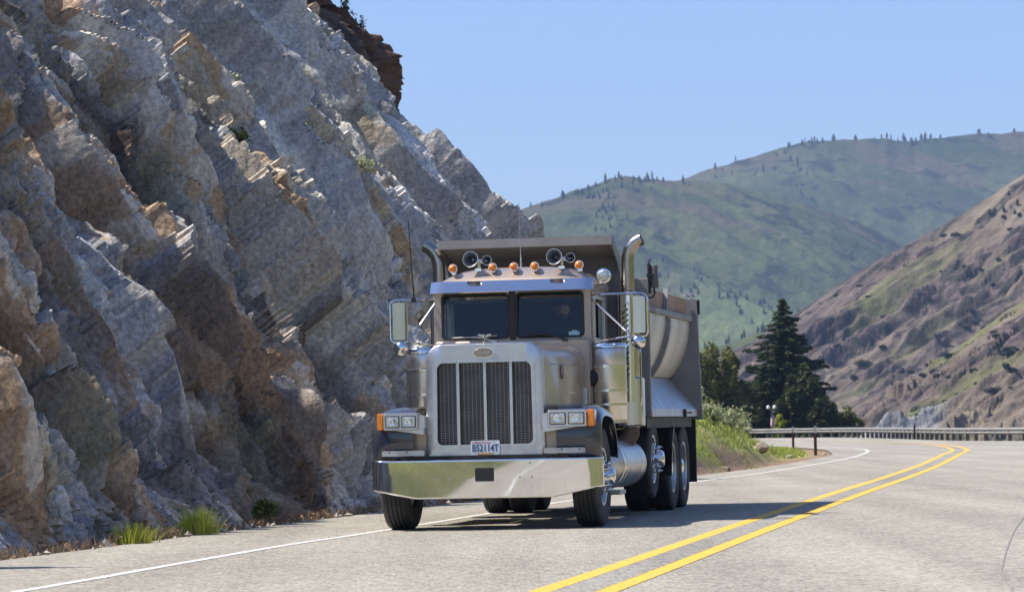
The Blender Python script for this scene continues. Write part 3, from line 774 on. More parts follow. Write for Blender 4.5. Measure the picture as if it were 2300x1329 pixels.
def leaf_cloud(centres, size, rng, flat=.35):
    n = len(centres)
    a = unit(rng.normal(size=(n, 3))); b = unit(np.cross(a, rng.normal(size=(n, 3))))
    s = size * rng.uniform(.6, 1.3, (n, 1))
    return quads_from(centres, a * s, b * s * rng.uniform(flat, .8, (n, 1)))

def crown_points(blobs, n, rng, shell=.55):
    """points in a union of ellipsoid clumps, denser towards their outside, with gaps"""
    out = []
    vol = np.array([b[3] * b[4] * b[5] for b in blobs]); cnt = np.maximum((vol ** .7 / (vol ** .7).sum() * n).astype(int), 3)
    for b, k in zip(blobs, cnt):
        d = unit(rng.normal(size=(k, 3))); r = (shell + (1 - shell) * rng.random((k, 1)) ** .6)
        r *= 1 + .16 * np.sin(d[:, :1] * 7 + b[0]) * np.cos(d[:, 1:2] * 6 + b[1])
        out.append(np.array(b[:3]) + d * r * np.array(b[3:6]))
    return np.concatenate(out)

def trunk_mesh(h, r, limbs, parent, rng, m=None):
    mb = MB()
    mb.tube([(0, 0, -.3), (.03 * h, .01 * h, h * .4), (.0, .02 * h, h)], [r, r * .7, r * .2], 8)
    for (z, ax, ay, az) in limbs:
        mb.tube([(0, .01 * h, z), (ax * .5, ay * .5, z + az * .6), (ax, ay, z + az)], [r * .4, r * .28, r * .08], 6)
    return mb.build('trunk', m or M['bark'], parent)

def conifer(loc, h, w, label, seed, m, layers=26, group=None):
    rng = np.random.default_rng(seed)
    root = empty('conifer_tree', loc, 0, label, 'tree', group)
    trunk_mesh(h * .97, h * .022, [], root, rng)
    cs, rs, us = [], [], []
    for i in range(layers):
        t = i / (layers - 1)
        z = h * (.04 + .93 * t); rad = w * .5 * (1 - t) ** .80 * rng.uniform(.8, 1.12) + .12
        nb = int(9 + 9 * (1 - t)); ph = rng.random() * 6.3
        for k in range(nb):
            a = ph + 6.283 * k / nb + rng.normal() * .2
            L = rad * rng.uniform(.55, 1.22) * (1.25 if rng.random() < .08 else 1)
            m_ = max(4, int(L * 9)); s = np.linspace(.12, 1, m_)
            d = np.array([math.cos(a), math.sin(a), 0]); side = np.array([-d[1], d[0], 0])
            droop = -.30 * L * s ** 1.3 + .14 * L * np.maximum(s - .7, 0) * 3
            base = d * (L * s)[:, None] + np.stack([0 * s, 0 * s, z + droop + rng.normal() * .05], 1)
            for rep in range(6):
                p = base + side * (rng.normal(size=(m_, 1)) * .11 * L * (1.1 - s)[:, None]) + rng.normal(size=(m_, 3)) * .05
                p[:, 2] -= rng.random(m_) * .10
                cs.append(p)
                rdir = unit(d + side * rng.normal(size=(m_, 1)) * .8 + np.array([0, 0, -.25]))
                rs.append(rdir * rng.uniform(.08, .20, (m_, 1))); us.append(unit(np.cross(rdir, rng.normal(size=(m_, 3)))) * rng.uniform(.025, .06, (m_, 1)))
    v, f = quads_from(np.concatenate(cs), np.concatenate(rs), np.concatenate(us))
    fast_mesh('crown', v, f, m, None, root, False)
    return root

def leafy_tree(name, loc, blobs, n, leaf, label, seed, m, cat='tree', trunk_h=None, r=.18, group=None, shell=.5):
    rng = np.random.default_rng(seed)
    root = empty(name, loc, 0, label, cat, group)
    top = max(b[2] + b[5] for b in blobs)
    limbs = [(max(.2, b[2] * .45), b[0] * .8, b[1] * .8, b[2] * .5) for b in blobs[:7]]
    trunk_mesh(trunk_h or top * .75, r, limbs, root, rng)
    # small clumps around each lobe so that the outline breaks up
    sub = []
    for b in blobs:
        for k in range(16):
            d = unit(rng.normal(size=3)); s = rng.uniform(.22, .42)
            sub.append((b[0] + d[0] * b[3] * .8, b[1] + d[1] * b[4] * .8, b[2] + d[2] * b[5] * .8, b[3] * s, b[4] * s, b[5] * s))
    p = crown_points(sub, n, rng, shell)
    p = p[p[:, 2] > -.1]
    v, f = leaf_cloud(p, leaf, rng)
    fast_mesh('crown', v, f, m, None, root, False)
    return root

def at(px, Y, z=0.0):
    """ground point in the column px of the picture at distance Y"""
    return ((px - 1150 - .0216 * (955 - 664 - 0)) / 7250 * Y, Y, z)

TZ = -1.6
conifer(at(1764, 212, TZ), 10.85, 9.0, 'tall dark conifer with tiered drooping branches beyond the guardrail', 11, M['conifer'], 30)
leafy_tree('juniper_tree', at(1628, 209, TZ), [(0, 0, 5.0, 1.3, 1.3, 2.2), (-.8, .2, 3.9, 1.3, 1.3, 2.2), (.9, 0, 3.9, 1.2, 1.2, 2.0), (.1, 0, 2.4, 1.9, 1.6, 2.2), (.2, .3, 1.2, 1.9, 1.6, 1.6)], 16000, .10,
           'broad olive-green conical tree just right of the truck bed', 12, M['juniper'])
leafy_tree('juniper_tree', at(1580, 208, TZ), [(0, 0, 4.6, 1.4, 1.4, 3.0), (-.7, 0, 3.2, 1.4, 1.4, 2.2), (.5, 0, 2.4, 1.6, 1.5, 2.0)], 11000, .10,
           'olive-green tree half hidden behind the rear of the dump truck', 13, M['juniper'])
leafy_tree('shade_tree', at(1690, 214, TZ), [(0, 0, 3.8, 1.4, 1.2, 1.9), (.8, 0, 3.0, 1.2, 1.2, 1.7), (-.6, 0, 2.4, 1.3, 1.2, 1.7), (0, .2, 1.0, 1.6, 1.3, 1.4)], 12000, .11,
           'dark bushy tree filling the gap between the olive tree and the tall conifer', 14, M['dark_leaf'])
leafy_tree('shade_tree', at(1806, 208, TZ), [(0, 0, 3.9, 1.3, 1.2, 2.0), (.5, 0, 2.6, 1.4, 1.2, 1.7), (-.8, 0, 3.0, 1.2, 1.1, 1.9), (1.0, 0, 1.8, 1.0, 1.0, 1.4), (-.2, .2, 1.2, 1.6, 1.3, 1.4)], 13000, .11,
           'dark rounded tree at the right foot of the tall conifer', 15, M['dark_leaf'])
leafy_tree('shade_tree', at(1846, 207, TZ), [(0, 0, 2.7, .9, .9, 1.3), (-.3, 0, 1.6, 1.1, 1.0, 1.5), (.2, 0, 1.2, .9, .9, 1.2)], 8000, .10,
           'low dark tree at the right end of the dark tree clump', 16, M['dark_leaf'])
leafy_tree('shade_tree', at(1655, 207, TZ), [(0, 0, 2.6, 1.2, 1.1, 1.6), (.7, 0, 2.2, 1.1, 1.0, 1.5), (-.5, 0, 2.0, 1.1, 1.0, 1.5)], 10000, .10,
           'dark shadowed bush under the olive tree beside the grass bank', 17, M['dark_leaf'])
leafy_tree('lime_bush', at(1749, 207, TZ), [(0, 0, 2.6, .42, .4, .45), (.05, 0, 2.0, .55, .5, .5), (-.2, 0, 1.6, .4, .4, .5)], 1800, .06,
           'bright lime-green bush in front of the dark trees behind the guardrail', 18, M['lime_leaf'], 'bush', r=.04)
leafy_tree('olive_bush', at(1901, 214, TZ), [(0, 0, 2.7, .75, .7, .75), (-.4, 0, 2.2, .6, .6, .8), (.5, 0, 2.2, .6, .6, .7)], 2500, .075,
           'small round olive bush right of the dark tree clump above the guardrail', 19, M['olive_leaf'], 'bush', r=.05)

# sagebrush and shrubs
def shrub(name, loc, r, h, label, seed, m, group=None, n=700, leaf=.03, cat='shrub'):
    rng = np.random.default_rng(seed)
    root = empty(name, loc, 0, label, cat, group)
    st = MB()
    tips = []
    for k in range(9):
        a = rng.random() * 6.28; q = rng.uniform(.3, .9); e = (math.cos(a) * r * q, math.sin(a) * r * q, h * rng.uniform(.6, 1.0)); tips.append(e)
        st.tube([(0, 0, -.05), (e[0] * .4, e[1] * .4, e[2] * .5), e], [.018, .012, .005], 5)
    st.build('stem', M['bark'], root)
    t = np.array(tips)[rng.integers(0, 9, n)] * rng.uniform(.45, 1.08, (n, 1)) + rng.normal(size=(n, 3)) * np.array([r, r, h]) * .16
    t[:, 2] = np.maximum(t[:, 2], .0)
    v, f = leaf_cloud(t, leaf, rng, .2)
    fast_mesh('foliage', v, f, m, None, root, False)
    return root

def bank_at(Y, d):
    bX, bY, bz = BANK[:3]; i = int(np.argmin(np.abs(bY[:, 0] - Y))); j = int(np.argmin(np.abs(dd - d)))
    return (bX[i, j], bY[i, j], bz[i, j])
for k, (Y, d, r, h, lab) in enumerate([
        (80, 1.7, .50, .50, 'pale green sagebrush on the crest of the bank nearest the truck tailgate'),
        (84, 1.9, .55, .50, 'grey-green sagebrush in the middle of the bank crest'),
        (88, 2.1, .5, .42, 'low grey-green sagebrush where the bank crest starts to drop'),
        (76, 2.1, .6, .55, 'sagebrush partly hidden behind the truck tailgate'),
        (93, 2.6, .45, .35, 'smallest sagebrush low on the far end of the bank')]):
    shrub('sagebrush', bank_at(Y, d), r, h, lab, 30 + k, M['sage'], 'sagebrush on the grass bank', 900, .035)
for k, (Y, zc, r, h, lab) in enumerate([
        (50.5, 6.6, .42, .34, 'grey-green shrub in the notch below the red outcrop'),
        (52.0, 5.9, .36, .3, 'pale sagebrush on the gravel slope high on the cliff'),
        (51.0, 5.0, .30, .26, 'sage clump on the pale scree above the truck bed'),
        (53.5, 5.4, .34, .3, 'yellow-green sagebrush nearest the skyline of the cliff'),
        (47.5, 5.2, .3, .26, 'small dark shrub tucked under a rib of the cliff'),
        (39.2, 6.1, .25, .22, 'dry pale shrub on the top ledge of the near cliff'),
        (33.2, 2.5, .14, .14, 'tiny weed growing from a crack in the middle of the near cliff')]):
    p = cliff_point(Y, zc)
    shrub('cliff_shrub', p, r, h, lab, 50 + k, M['sage'] if k != 4 else M['dark_leaf'], 'shrubs growing on the cliff', 500, .03)
shrub('dark_bush', (-3.0, 38.3, -.02), .13, .24, 'small dull green bush at the cliff foot beyond the taller grass tuft', 61, M['olive_leaf'], n=700, leaf=.028, cat='bush')
for k, (zz_, xo, h) in enumerate([(12.1, -4.25, .8), (12.5, -4.6, .9)]):
    shrub('sapling', (xo, 91.5, zz_ - .1), .28, h, ['thin sapling on the sloping shoulder of the red outcrop', 'taller thin sapling higher up on the red outcrop'][k], 66 + k, M['dark_leaf'], n=350, leaf=.035, cat='sapling')

# grass tufts beside the road: every blade a tapering bent strip
def blades(n, spread, h, rng, lean=.55, w=.006, base=None):
    b = rng.normal(size=(n, 2)) * spread if base is None else base
    a = rng.random(n) * 6.28; hh = h * rng.uniform(.45, 1.05, n); ln = lean * hh * rng.uniform(.1, 1, n)
    dx, dy = np.cos(a), np.sin(a)
    if base is None:
        dx = dx * .6 + b[:, 0] / spread * .5; dy = dy * .6 + b[:, 1] / spread * .5
    V = []
    for i, t in enumerate((0, .35, .7, 1.0)):
        cx = b[:, 0] + dx * ln * t ** 2; cy = b[:, 1] + dy * ln * t ** 2; cz = hh * (t - .18 * t * t * (ln / hh))
        ww = w * (1 - t * .92)
        V.append(np.stack([cx - ww, cy, cz], 1)); V.append(np.stack([cx + ww, cy, cz], 1))
    V = np.stack(V, 1)
    v = V.reshape(-1, 3); o = np.arange(n)[:, None] * 8
    f = np.concatenate([np.concatenate([o + 2 * i, o + 2 * i + 1, o + 2 * i + 3, o + 2 * i + 2], 1) for i in range(3)])
    return v, f
def tuft(loc, spread, h, n, label, seed):
    rng = np.random.default_rng(seed)
    root = empty('grass_tuft', loc, 0, label, 'grass tuft', 'green grass tufts at the cliff foot')
    v, f = blades(n, spread, h, rng); fast_mesh('blades', v, f, M['grass'], None, root, False)
    v, f = blades(int(n * .14), spread * 1.2, h * 1.15, rng, .9, .004); fast_mesh('dry_stalks', v, f, M['dry_grass'], None, root, False)
    return root
tuft((-3.44, 34.75, -.05), .085, .37, 380, 'taller bright green grass tuft, nearer the truck', 71)
tuft((-3.86, 32.4, -.05), .09, .28, 300, 'shorter bright green grass tuft, farther from the truck', 72)
rng = np.random.default_rng(75)
ry = rng.uniform(26, 60, 4200); clump = .5 + .5 * np.sin(ry * 2.1) * np.sin(ry * .77 + 1)
ry = ry[rng.random(4200) < .25 + .75 * clump]
rb = np.stack([np.interp(ry, LEFT_EDGE[:, 1][:150], LEFT_EDGE[:, 0][:150]) - np.abs(rng.normal(size=len(ry))) * .16 - .02, ry], 1)
v, f = blades(len(ry), 1, .20, rng, .7, .006, rb); v[:, 2] -= .06
hd_n = 1100; hb = rb[rng.integers(0, len(rb), hd_n)] + rng.normal(size=(hd_n, 2)) * .04
hv_, hf_ = leaf_cloud(np.column_stack([hb, rng.uniform(-.03, .08, hd_n)]), .022, rng, .5)
tag(fast_mesh('dry_weeds', np.concatenate([v, hv_]), np.concatenate([f, hf_ + len(v)]), M['dry_grass'], None, None, False), kind='stuff')
# bank grass
bX, bY, bz, dirtb_, red_, yb_ = BANK
prob = ((1 - dirtb_) * .9 + .1) * (dd[None, :] < 7) * (dd[None, :] > np.where(yb_ > 76, .85, .3)) * np.gradient(dd)[None, :]
prob = (prob / prob.sum()).ravel(); pick = rng.choice(prob.size, 22000, p=prob)
cen = np.stack([bX.ravel()[pick], bY.ravel()[pick], bz.ravel()[pick]], 1) + rng.normal(size=(22000, 3)) * [.08, .15, .0]
v, f = blades(22000, 1, .20, rng, .7, .018, cen[:, :2]); v = v.reshape(22000, 8, 3); v[:, :, 2] += cen[:, 2][:, None] - .02
tag(fast_mesh('bank_grass', v.reshape(-1, 3), f, M['bank_grass'], None, None, False), kind='stuff')

# ------------------------------------------------------------------ pines on the far hills: one mesh for each kind, each tree an object
def pine_mesh(seed, bushy):
    rng = np.random.default_rng(seed); mb = MB()
    mb.tube([(0, 0, -1), (0, 0, 9)], [.35, .12], 5, mi=1)
    n = 9
    for i in range(n):
        t = i / (n - 1); z = (1.6 if not bushy else .6) + t * 10.5; r = (2.5 if not bushy else 3.6) * math.sin(math.pi * min(1, .16 + t * .84)) ** .6 * (1 - .45 * t) + .3; k = 7
        ring = []
        for j in range(k * 2):
            a = math.pi * j / k + rng.random() * .5; rr = r * (rng.uniform(.75, 1.15) if j % 2 == 0 else rng.uniform(.3, .5))
            ring.append((rr * math.cos(a), rr * math.sin(a), z - rng.random() * .5))
        m = len(ring)
        mb.add(ring + [(rng.normal() * .15, rng.normal() * .15, z + 2.1)], [(j, (j + 1) % m, m) for j in range(m)])
    o = mb.build('pine_tree', [M['far_pine'], M['bark']], sharp=0, recalc=False)
    return o
PINES = [pine_mesh(1, False), pine_mesh(2, True), pine_mesh(3, False)]
used_pines = set()
def place_pine(k, loc, s, label, group):
    src = PINES[k]
    if k not in used_pines: o = src; used_pines.add(k)
    else: o = src.copy(); COL.objects.link(o)
    o.location = loc; s *= .66; wd = s * RNG.uniform(.8, 1.6); o.scale = (wd, wd, s * RNG.uniform(.75, 1.3)); o.rotation_euler = (0, 0, RNG.random() * 6.28)
    tag(o, label, 'pine tree', group)
def hill_pt(key, px, t):
    th, ts, P = HILLS[key]; i = int(np.argmin(np.abs(ts - t))); j = int(np.argmin(np.abs(th - (px - 1150) / 7250)))
    return Vector(P[i, j])
sky_g = 'pines along the skyline of the green hills'
for px in [1196, 1219, 1268, 1275, 1302, 1306, 1312, 1331, 1343, 1362, 1366, 1391, 1397, 1402, 1429, 1458, 1464, 1470, 1476, 1486, 1497, 1540, 1556]:
    place_pine(int(RNG.integers(0, 3)), hill_pt('green_hill311', px + RNG.normal() * 2, 1.0 - .03 * RNG.random()), RNG.uniform(.42, .72), 'small dark pine standing on the skyline of the nearer green hill', sky_g)
for px in [1613, 1660, 1778, 1783, 1812, 1818, 1824, 1830, 1836, 1842, 1848, 1856, 1884, 1930, 1976, 1990, 2003, 2010, 2030, 2043, 2048, 2052, 2060, 2066, 2080, 2086, 2092, 2098, 2112, 2126, 2140, 2208, 2212, 2230, 2236, 2290]:
    place_pine(int(RNG.integers(0, 3)), hill_pt('far_hill301', px + RNG.normal() * 2, 1.0 - .02 * RNG.random()), RNG.uniform(.55, .85), 'small dark pine on the skyline of the farther, higher green hill', sky_g)
slope_g = 'pines scattered down the nearer green hill'
def band(key, cx, cy, sx, sy, n, lab, grp, s0, s1):
    """n trees in a patch around the column cx and slope fraction cy"""
    for _ in range(n):
        u = RNG.normal(); p = hill_pt(key, cx + sx * u + 12 * RNG.normal(), float(np.clip(cy + sy * u + .035 * RNG.normal(), .03, .985)))
        place_pine(int(RNG.integers(0, 3)), p - Vector((0, 0, .3)), RNG.uniform(s0, s1), lab, grp)
band('green_hill311', 1370, .82, 28, -.07, 34, 'pine in the dark cluster on the upper left shoulder of the green hill', slope_g, .35, .6)
band('green_hill311', 1440, .93, 30, -.02, 12, 'pine just under the crest of the nearer green hill', slope_g, .4, .6)
band('green_hill311', 1450, .62, 50, -.08, 26, 'pine on the shaded flank of the green hill above the exhaust stack', slope_g, .3, .5)
band('green_hill311', 1640, .42, 90, -.05, 46, 'pine in the long band across the middle of the green hill', slope_g, .38, .62)
band('green_hill311', 1800, .36, 60, -.05, 26, 'pine in the lower right band of the green hill', slope_g, .38, .62)
band('green_hill311', 1950, .60, 30, -.10, 12, 'pine on the grassy spur at the right of the green hill', slope_g, .38, .6)
band('far_hill301', 1810, .80, 30, -.10, 22, 'pine in the dark streak below the high crest of the farther hill', 'pines on the farther green hill', .5, .75)
band('far_hill301', 1700, .88, 50, -.03, 8, 'scattered pine on the left slope of the farther hill', 'pines on the farther green hill', .5, .7)
for px in (1581, 1630, 1636, 1664, 1668, 1700, 1709, 1716, 1741, 1752):
    place_pine(int(RNG.integers(0, 3)), hill_pt('low_hill321', px, 1.0), RNG.uniform(.28, .40), 'pine on the low rise between the green hill and the brown hillside', 'pines on the low rise')
for px in (2208, 2228, 2236, 2259, 2272, 2284, 2292):
    place_pine(1, hill_pt('brown_hill331', px, .97 - .12 * RNG.random()), RNG.uniform(.16, .26), 'dark pine near the top right of the brown hillside', 'pines on the brown hillside')
# shrubs dotted over the brown hillside
def dot_shrub(seed):
    rng = np.random.default_rng(seed); p = crown_points([(0, 0, .5, .9, .9, .8), (.5, .2, .4, .6, .6, .6), (-.5, -.1, .4, .6, .6, .5)], 260, rng, .3)
    v, f = leaf_cloud(p, .16, rng); return fast_mesh('hill_shrub', v, f, M['far_pine'], None, None, False)
DOT = dot_shrub(5); first = True
for _ in range(90):
    key = 'brown_hill331' if RNG.random() < .7 else 'rocky_spur341'
    px = RNG.uniform(1850, 2310) if key[0] == 'b' else RNG.uniform(2050, 2310)
    p = hill_pt(key, px, RNG.uniform(.15, .95))
    o = DOT if first else DOT.copy()
    if not first: COL.objects.link(o)
    first = False
    o.location = p; s = RNG.uniform(.35, 1.0) * (1.5 if RNG.random() < .1 else 1); o.scale = (s * RNG.uniform(.8, 1.8), s, s * RNG.uniform(.6, 1.0)); o.rotation_euler = (0, 0, RNG.random() * 6.28)
    tag(o, 'dark shrub dotted on the ' + ('dry brown hillside' if key[0] == 'b' else 'rocky spur at the foot of the brown hillside'), 'shrub', 'shrubs on the brown hillside')

# ------------------------------------------------------------------ dump truck: x to its left side, y back from the front axle, z up
TRUCK_LOC = (-0.2082, 34.7928, 0.0); TRUCK_RZ = math.radians(-9.8)
TR = empty('dump_truck', TRUCK_LOC, TRUCK_RZ, 'champagne-brown conventional dump truck with chrome bumper and tall twin exhaust stacks driving on the road', 'dump truck')

def rrect(x0, x1, z0, z1, r, n=5):
    """rounded rectangle outline, counter-clockwise"""
    rs = r if isinstance(r, (tuple, list)) else (r, r, r, r)          # bl, br, tr, tl
    pts = []
    for (cx, cz, a0, rr) in ((x0 + rs[0], z0 + rs[0], 180, rs[0]), (x1 - rs[1], z0 + rs[1], 270, rs[1]), (x1 - rs[2], z1 - rs[2], 0, rs[2]), (x0 + rs[3], z1 - rs[3], 90, rs[3])):
        for k in range(n + 1):
            a = math.radians(a0 + 90 * k / n); pts.append((cx + rr * math.cos(a), cz + rr * math.sin(a)))
    return pts
def ring_plate(mb, outer, inner, y0, y1, mi=0):
    """frame with a hole: outlines of equal length in the x-z plane, from y0 (front) to y1"""
    n = len(outer)
    v = [(p[0], y0, p[1]) for p in outer] + [(p[0], y0, p[1]) for p in inner] + [(p[0], y1, p[1]) for p in outer] + [(p[0], y1, p[1]) for p in inner]
    f = []
    for i in range(n):
        j = (i + 1) % n
        f += [(i, j, n + j, n + i), (2 * n + i, 3 * n + i, 3 * n + j, 2 * n + j), (i, 2 * n + i, 2 * n + j, j), (n + i, n + j, 3 * n + j, 3 * n + i)]
    return mb.add(v, f, mi)
def dome(mb, c, r, axis=(0, -1, 0), n=8, h=.5, mi=0):
    """small bolt or button head"""
    d = Vector(axis).normalized(); u = d.orthogonal().normalized(); w = d.cross(u); c = Vector(c); secs = []
    for q, k in ((1, 0), (.85, .55), (.5, .9)):
        secs.append([c + d * (r * h * k * 2 - .002) + (u * math.cos(6.2832 * i / n) + w * math.sin(6.2832 * i / n)) * r * q for i in range(n)])
    mb.loft(secs, mi=mi)

# ---- chassis
mb = MB()
for s in (-1, 1):
    mb.box(s * .43 - .045, s * .43 + .045, -.45, 8.0, .76, 1.02)
for y in (.4, 1.6, 3.0, 4.6, 6.5, 7.9):
    mb.box(-.385, .385, y, y + .12, .80, .98)
mb.build('chassis_frame', M['frame'], TR, bevel=.01)
mb = MB()
mb.tube([(-.98, 0, .53), (-.6, .02, .50), (-.45, 0, .40), (.45, 0, .40), (.6, .02, .50), (.98, 0, .53)], .055, 10)
for s in (-1, 1):
    mb.box(s * .43 - .05, s * .43 + .05, -.7, .75, .50, .60); mb.box(s * .43 - .05, s * .43 + .05, -.25, .25, .42, .505)
mb.tube([(-.9, .25, .47), (.9, .25, .47)], .022, 8)
mb.build('front_axle', M['frame'], TR)
for yy in (5.98, 7.12):
    mb = MB(); mb.tube([(-.95, yy, .53), (.95, yy, .53)], .075, 12)
    mb.lathe([(.02, -.3), (.14, -.27), (.22, -.1), (.22, .1), (.13, .25), (.05, .34)], (0, yy, .53), 'y', 20)
    mb.build('drive_axle', M['frame'], TR)
mb = MB(); mb.tube([(-1.0, 4.05, .655), (1.0, 4.05, .655)], .06, 10); mb.box(-.5, .5, 3.8, 4.3, .62, .75); mb.build('lift_axle', M['frame'], TR)
mb = MB(); mb.tube([(0, 1.9, .78), (0, 5.7, .58)], .05, 10); mb.box(-.28, .28, -.2, 1.1, .46, .95); mb.box(-.2, .2, 1.1, 1.9, .55, .95); mb.build('engine_and_driveshaft', M['frame'], TR, bevel=.03)

# ---- wheels
def tyre_prof(R, W, rim):
    h = W / 2
    return [(rim, -h * .78), (rim + .02, -h * .88), (rim + (R - rim) * .45, -h * 1.0), (R - .055, -h * .97), (R - .02, -h * .9), (R - .004, -h * .74)] + \
           [p for g in (-.46, -.16, .16, .46) for p in ((R, h * (g - .05)), (R - .013, h * (g - .03)), (R - .013, h * (g + .03)), (R, h * (g + .05)))] + \
           [(R - .004, h * .74), (R - .02, h * .9), (R - .055, h * .97), (R - (R - rim) * .55, h * 1.0), (rim + .02, h * .88), (rim, h * .78)]
def add_tyre(mb, x, R, W, rim):
    k0 = len(mb.f); mb.lathe(tyre_prof(R, W, rim), (x, 0, 0), 'x', 72)
    n = 72; rings = len(tyre_prof(R, W, rim)) - 1
    for i in range(rings):
        m_ = 1 if (i < 4 or i >= rings - 4) else 0
        for j in range(n): mb.m[k0 + i * n + j] = m_
    # the two end caps of the lathe close the bore behind the rim
def make_wheel(name, side, R, W, rimr, loc, parent, dish, dual=False):
    """side: +1 outer face towards +x"""
    root = bpy.data.objects.new(name, None); COL.objects.link(root); root.parent = parent; root.location = loc
    xs = [0.0] if not dual else [0.0, -side * (W + .06)]
    for x in xs:
        mb = MB(); prof = tyre_prof(R, W, rimr)
        k0 = 0; n = 72
        v0 = len(mb.v)
        secs = []
        for r, h in prof:
            secs.append([(x + h, r * math.cos(2 * math.pi * k / n), r * math.sin(2 * math.pi * k / n)) for k in range(n)])
        mb.loft(secs + [secs[0]], cap=False)
        rings = len(prof)
        for i in range(rings):
            for j in range(n): mb.m[i * n + j] = 1 if (i < 4 or rings - 6 <= i < rings - 1) else 0
        mb.build('tyre', [M['tyre'], M['tyre_dust']], root, sharp=30)
    h = W / 2
    mb = MB(); S = side
    if dish > 0:      # convex disc of a steer-type wheel
        prof = [(rimr + .004, h * .70), (rimr + .014, h * .86), (rimr - .012, h * .84), (rimr - .03, h * .50), (rimr - .06, h * .42), (rimr * .72, h * .60), (.185, h * .88), (.165, h * .90), (.12, h * .90)]
    else:             # deep dish of a dual
        prof = [(rimr + .004, h * .70), (rimr + .014, h * .86), (rimr - .012, h * .84), (rimr - .035, h * .45), (rimr - .05, -h * .25), (rimr * .70, -h * .42), (.19, -h * .62), (.12, -h * .62)]
    n = 60; secs = [[(S * hh, r * math.cos(2 * math.pi * k / n), r * math.sin(2 * math.pi * k / n)) for k in range(n)] for r, hh in prof]
    mb.loft(secs, cap=False); mb.add(secs[-1], [tuple(range(n))])
    # back wall of the rim barrel
    mb.add([(-S * h * .6, (rimr) * math.cos(2 * math.pi * k / n), (rimr) * math.sin(2 * math.pi * k / n)) for k in range(n)], [tuple(range(n))])
    # hand holes
    zf = prof[5][1] if dish > 0 else prof[5][1]
    for k in range(10):
        a = 2 * math.pi * (k + .5) / 10; rr = rimr * .77
        mid = h * (.565 if dish > 0 else -.385)
        c = Vector((S * (mid + .006), rr * math.cos(a), rr * math.sin(a)))
        dome(mb, c, .030, (S, 0, 0), 12, .04, 1)
    mb.build('rim', [M['bare_alu'] if dish < 0 else M['aluminium'], M['black']], root, sharp=40)
    mb = MB(); face = prof[-1][1]
    if dish > 0: hub = [(.125, face), (.12, face + .05), (.10, face + .10), (.075, face + .12), (.02, face + .125)]
    else: hub = [(.13, face), (.12, face + .10), (.10, face + .17), (.06, face + .19), (.02, face + .195)]
    secs = [[(S * hh, r * math.cos(2 * math.pi * k / 28), r * math.sin(2 * math.pi * k / 28)) for k in range(28)] for r, hh in hub]
    mb.loft(secs, cap=True); mb.build('hub', M['chrome'], root)
    mb = MB()
    L = .085 if dish > 0 else .05
    for k in range(10):
        a = 2 * math.pi * k / 10; c = (0, .148 * math.cos(a), .148 * math.sin(a))
        pr = [(.030, face - .004), (.031, face + .012), (.019, face + .022), (.017, face + L * .6), (.021, face + L * .66), (.014, face + L * .85), (.004, face + L * 1.15)]
        mb.loft([[(S * hh, c[1] + r * math.cos(2 * math.pi * j / 10), c[2] + r * math.sin(2 * math.pi * j / 10)) for j in range(10)] for r, hh in pr])
    mb.build('lug_nuts', M['chrome'], root)
    return root
def copy_wheel(src, loc, flip, parent):
    r = src.copy(); COL.objects.link(r); r.parent = parent; r.location = loc
    r.rotation_euler = (0, 0, math.pi if flip else 0)
    for ch in src.children:
        c = ch.copy(); COL.objects.link(c); c.parent = r
    return r
W0 = make_wheel('front_wheel', 1, .53, .30, .295, (1.035, 0, .53), TR, 1)
W1 = copy_wheel(W0, (-1.035, 0, .53), True, TR)
P0 = make_wheel('lift_wheel', 1, .465, .29, .275, (1.06, 4.05, .66), TR, 1)
P1 = copy_wheel(P0, (-1.06, 4.05, .66), True, TR)
D0 = make_wheel('dual_wheel', 1, .53, .27, .295, (1.065, 5.98, .53), TR, -1, True)
for (x, y) in ((-1.065, 5.98), (1.065, 7.12), (-1.065, 7.12)):
    copy_wheel(D0, (x, y, .53), x < 0, TR)

# ---- bumper: wide chrome, bent back at its ends, lower edge cut up at both corners
def bump_sec(x, y, zt, zb, lip=.05):
    return [(x, y + lip, zt), (x, y + .014, zt), (x, y + .009, zt - .001), (x, y + .001, zt - .010), (x, y, zt - .016), (x, y, zt - .021), (x, y + .002, (zt + zb) / 2), (x, y + .004, zb + .021), (x, y + .004, zb + .016), (x, y + .005, zb + .010), (x, y + .016, zb), (x, y + .05, zb),
            (x, y + .05, zb + .02), (x, y + .03, (zt + zb) / 2), (x, y + .03, zt - .03), (x, y + lip, zt - .02)]
secs = []
for q in np.linspace(-1, 1, 61):
    ax = abs(q); 
    if ax < .9: x = q / .9 * 1.13; y = -.80 + .055 * (ax / .9) ** 2
    else:
        a = (ax - .9) / .1 * math.radians(84); x = math.copysign(1.13 + .115 * math.sin(a), q); y = -.745 + .115 * (1 - math.cos(a)) + (ax - .9) / .1 * .09
    zb = .335 if abs(x) < .73 else .335 + (abs(x) - .73) / .5 * .10
    secs.append(bump_sec(x, y, .748, zb))
mb = MB(); mb.loft(secs, closed=True, cap=True)
for (bx_, bz_) in ((-.50, .715), (-.50, .545), (-.37, .548), (-.12, .685), (.13, .685), (.50, .70)):
    dome(mb, (bx_, -.80 + .055 * (bx_ / 1.13) ** 2 - .003, bz_), .013, (0, -1, 0), 10, .7)
bump_o = mb.build('bumper', M['bumper'], TR, sharp=50)
mb = MB(); mb.loft([[(p[0], -.809, p[1]) for p in rrect(-.085, .115, .515, .657, .012)], [(p[0], -.803, p[1]) for p in rrect(-.085, .115, .515, .657, .012)]])
mb.build('tow_opening', M['black'], bump_o)
mb = MB()
for x in (.39, .52): dome(mb, (x, -.803 + .055 * (x / 1.13) ** 2, .553), .008, (0, -1, 0), 8, .1)
mb.build('bolt_hole', M['black'], bump_o)
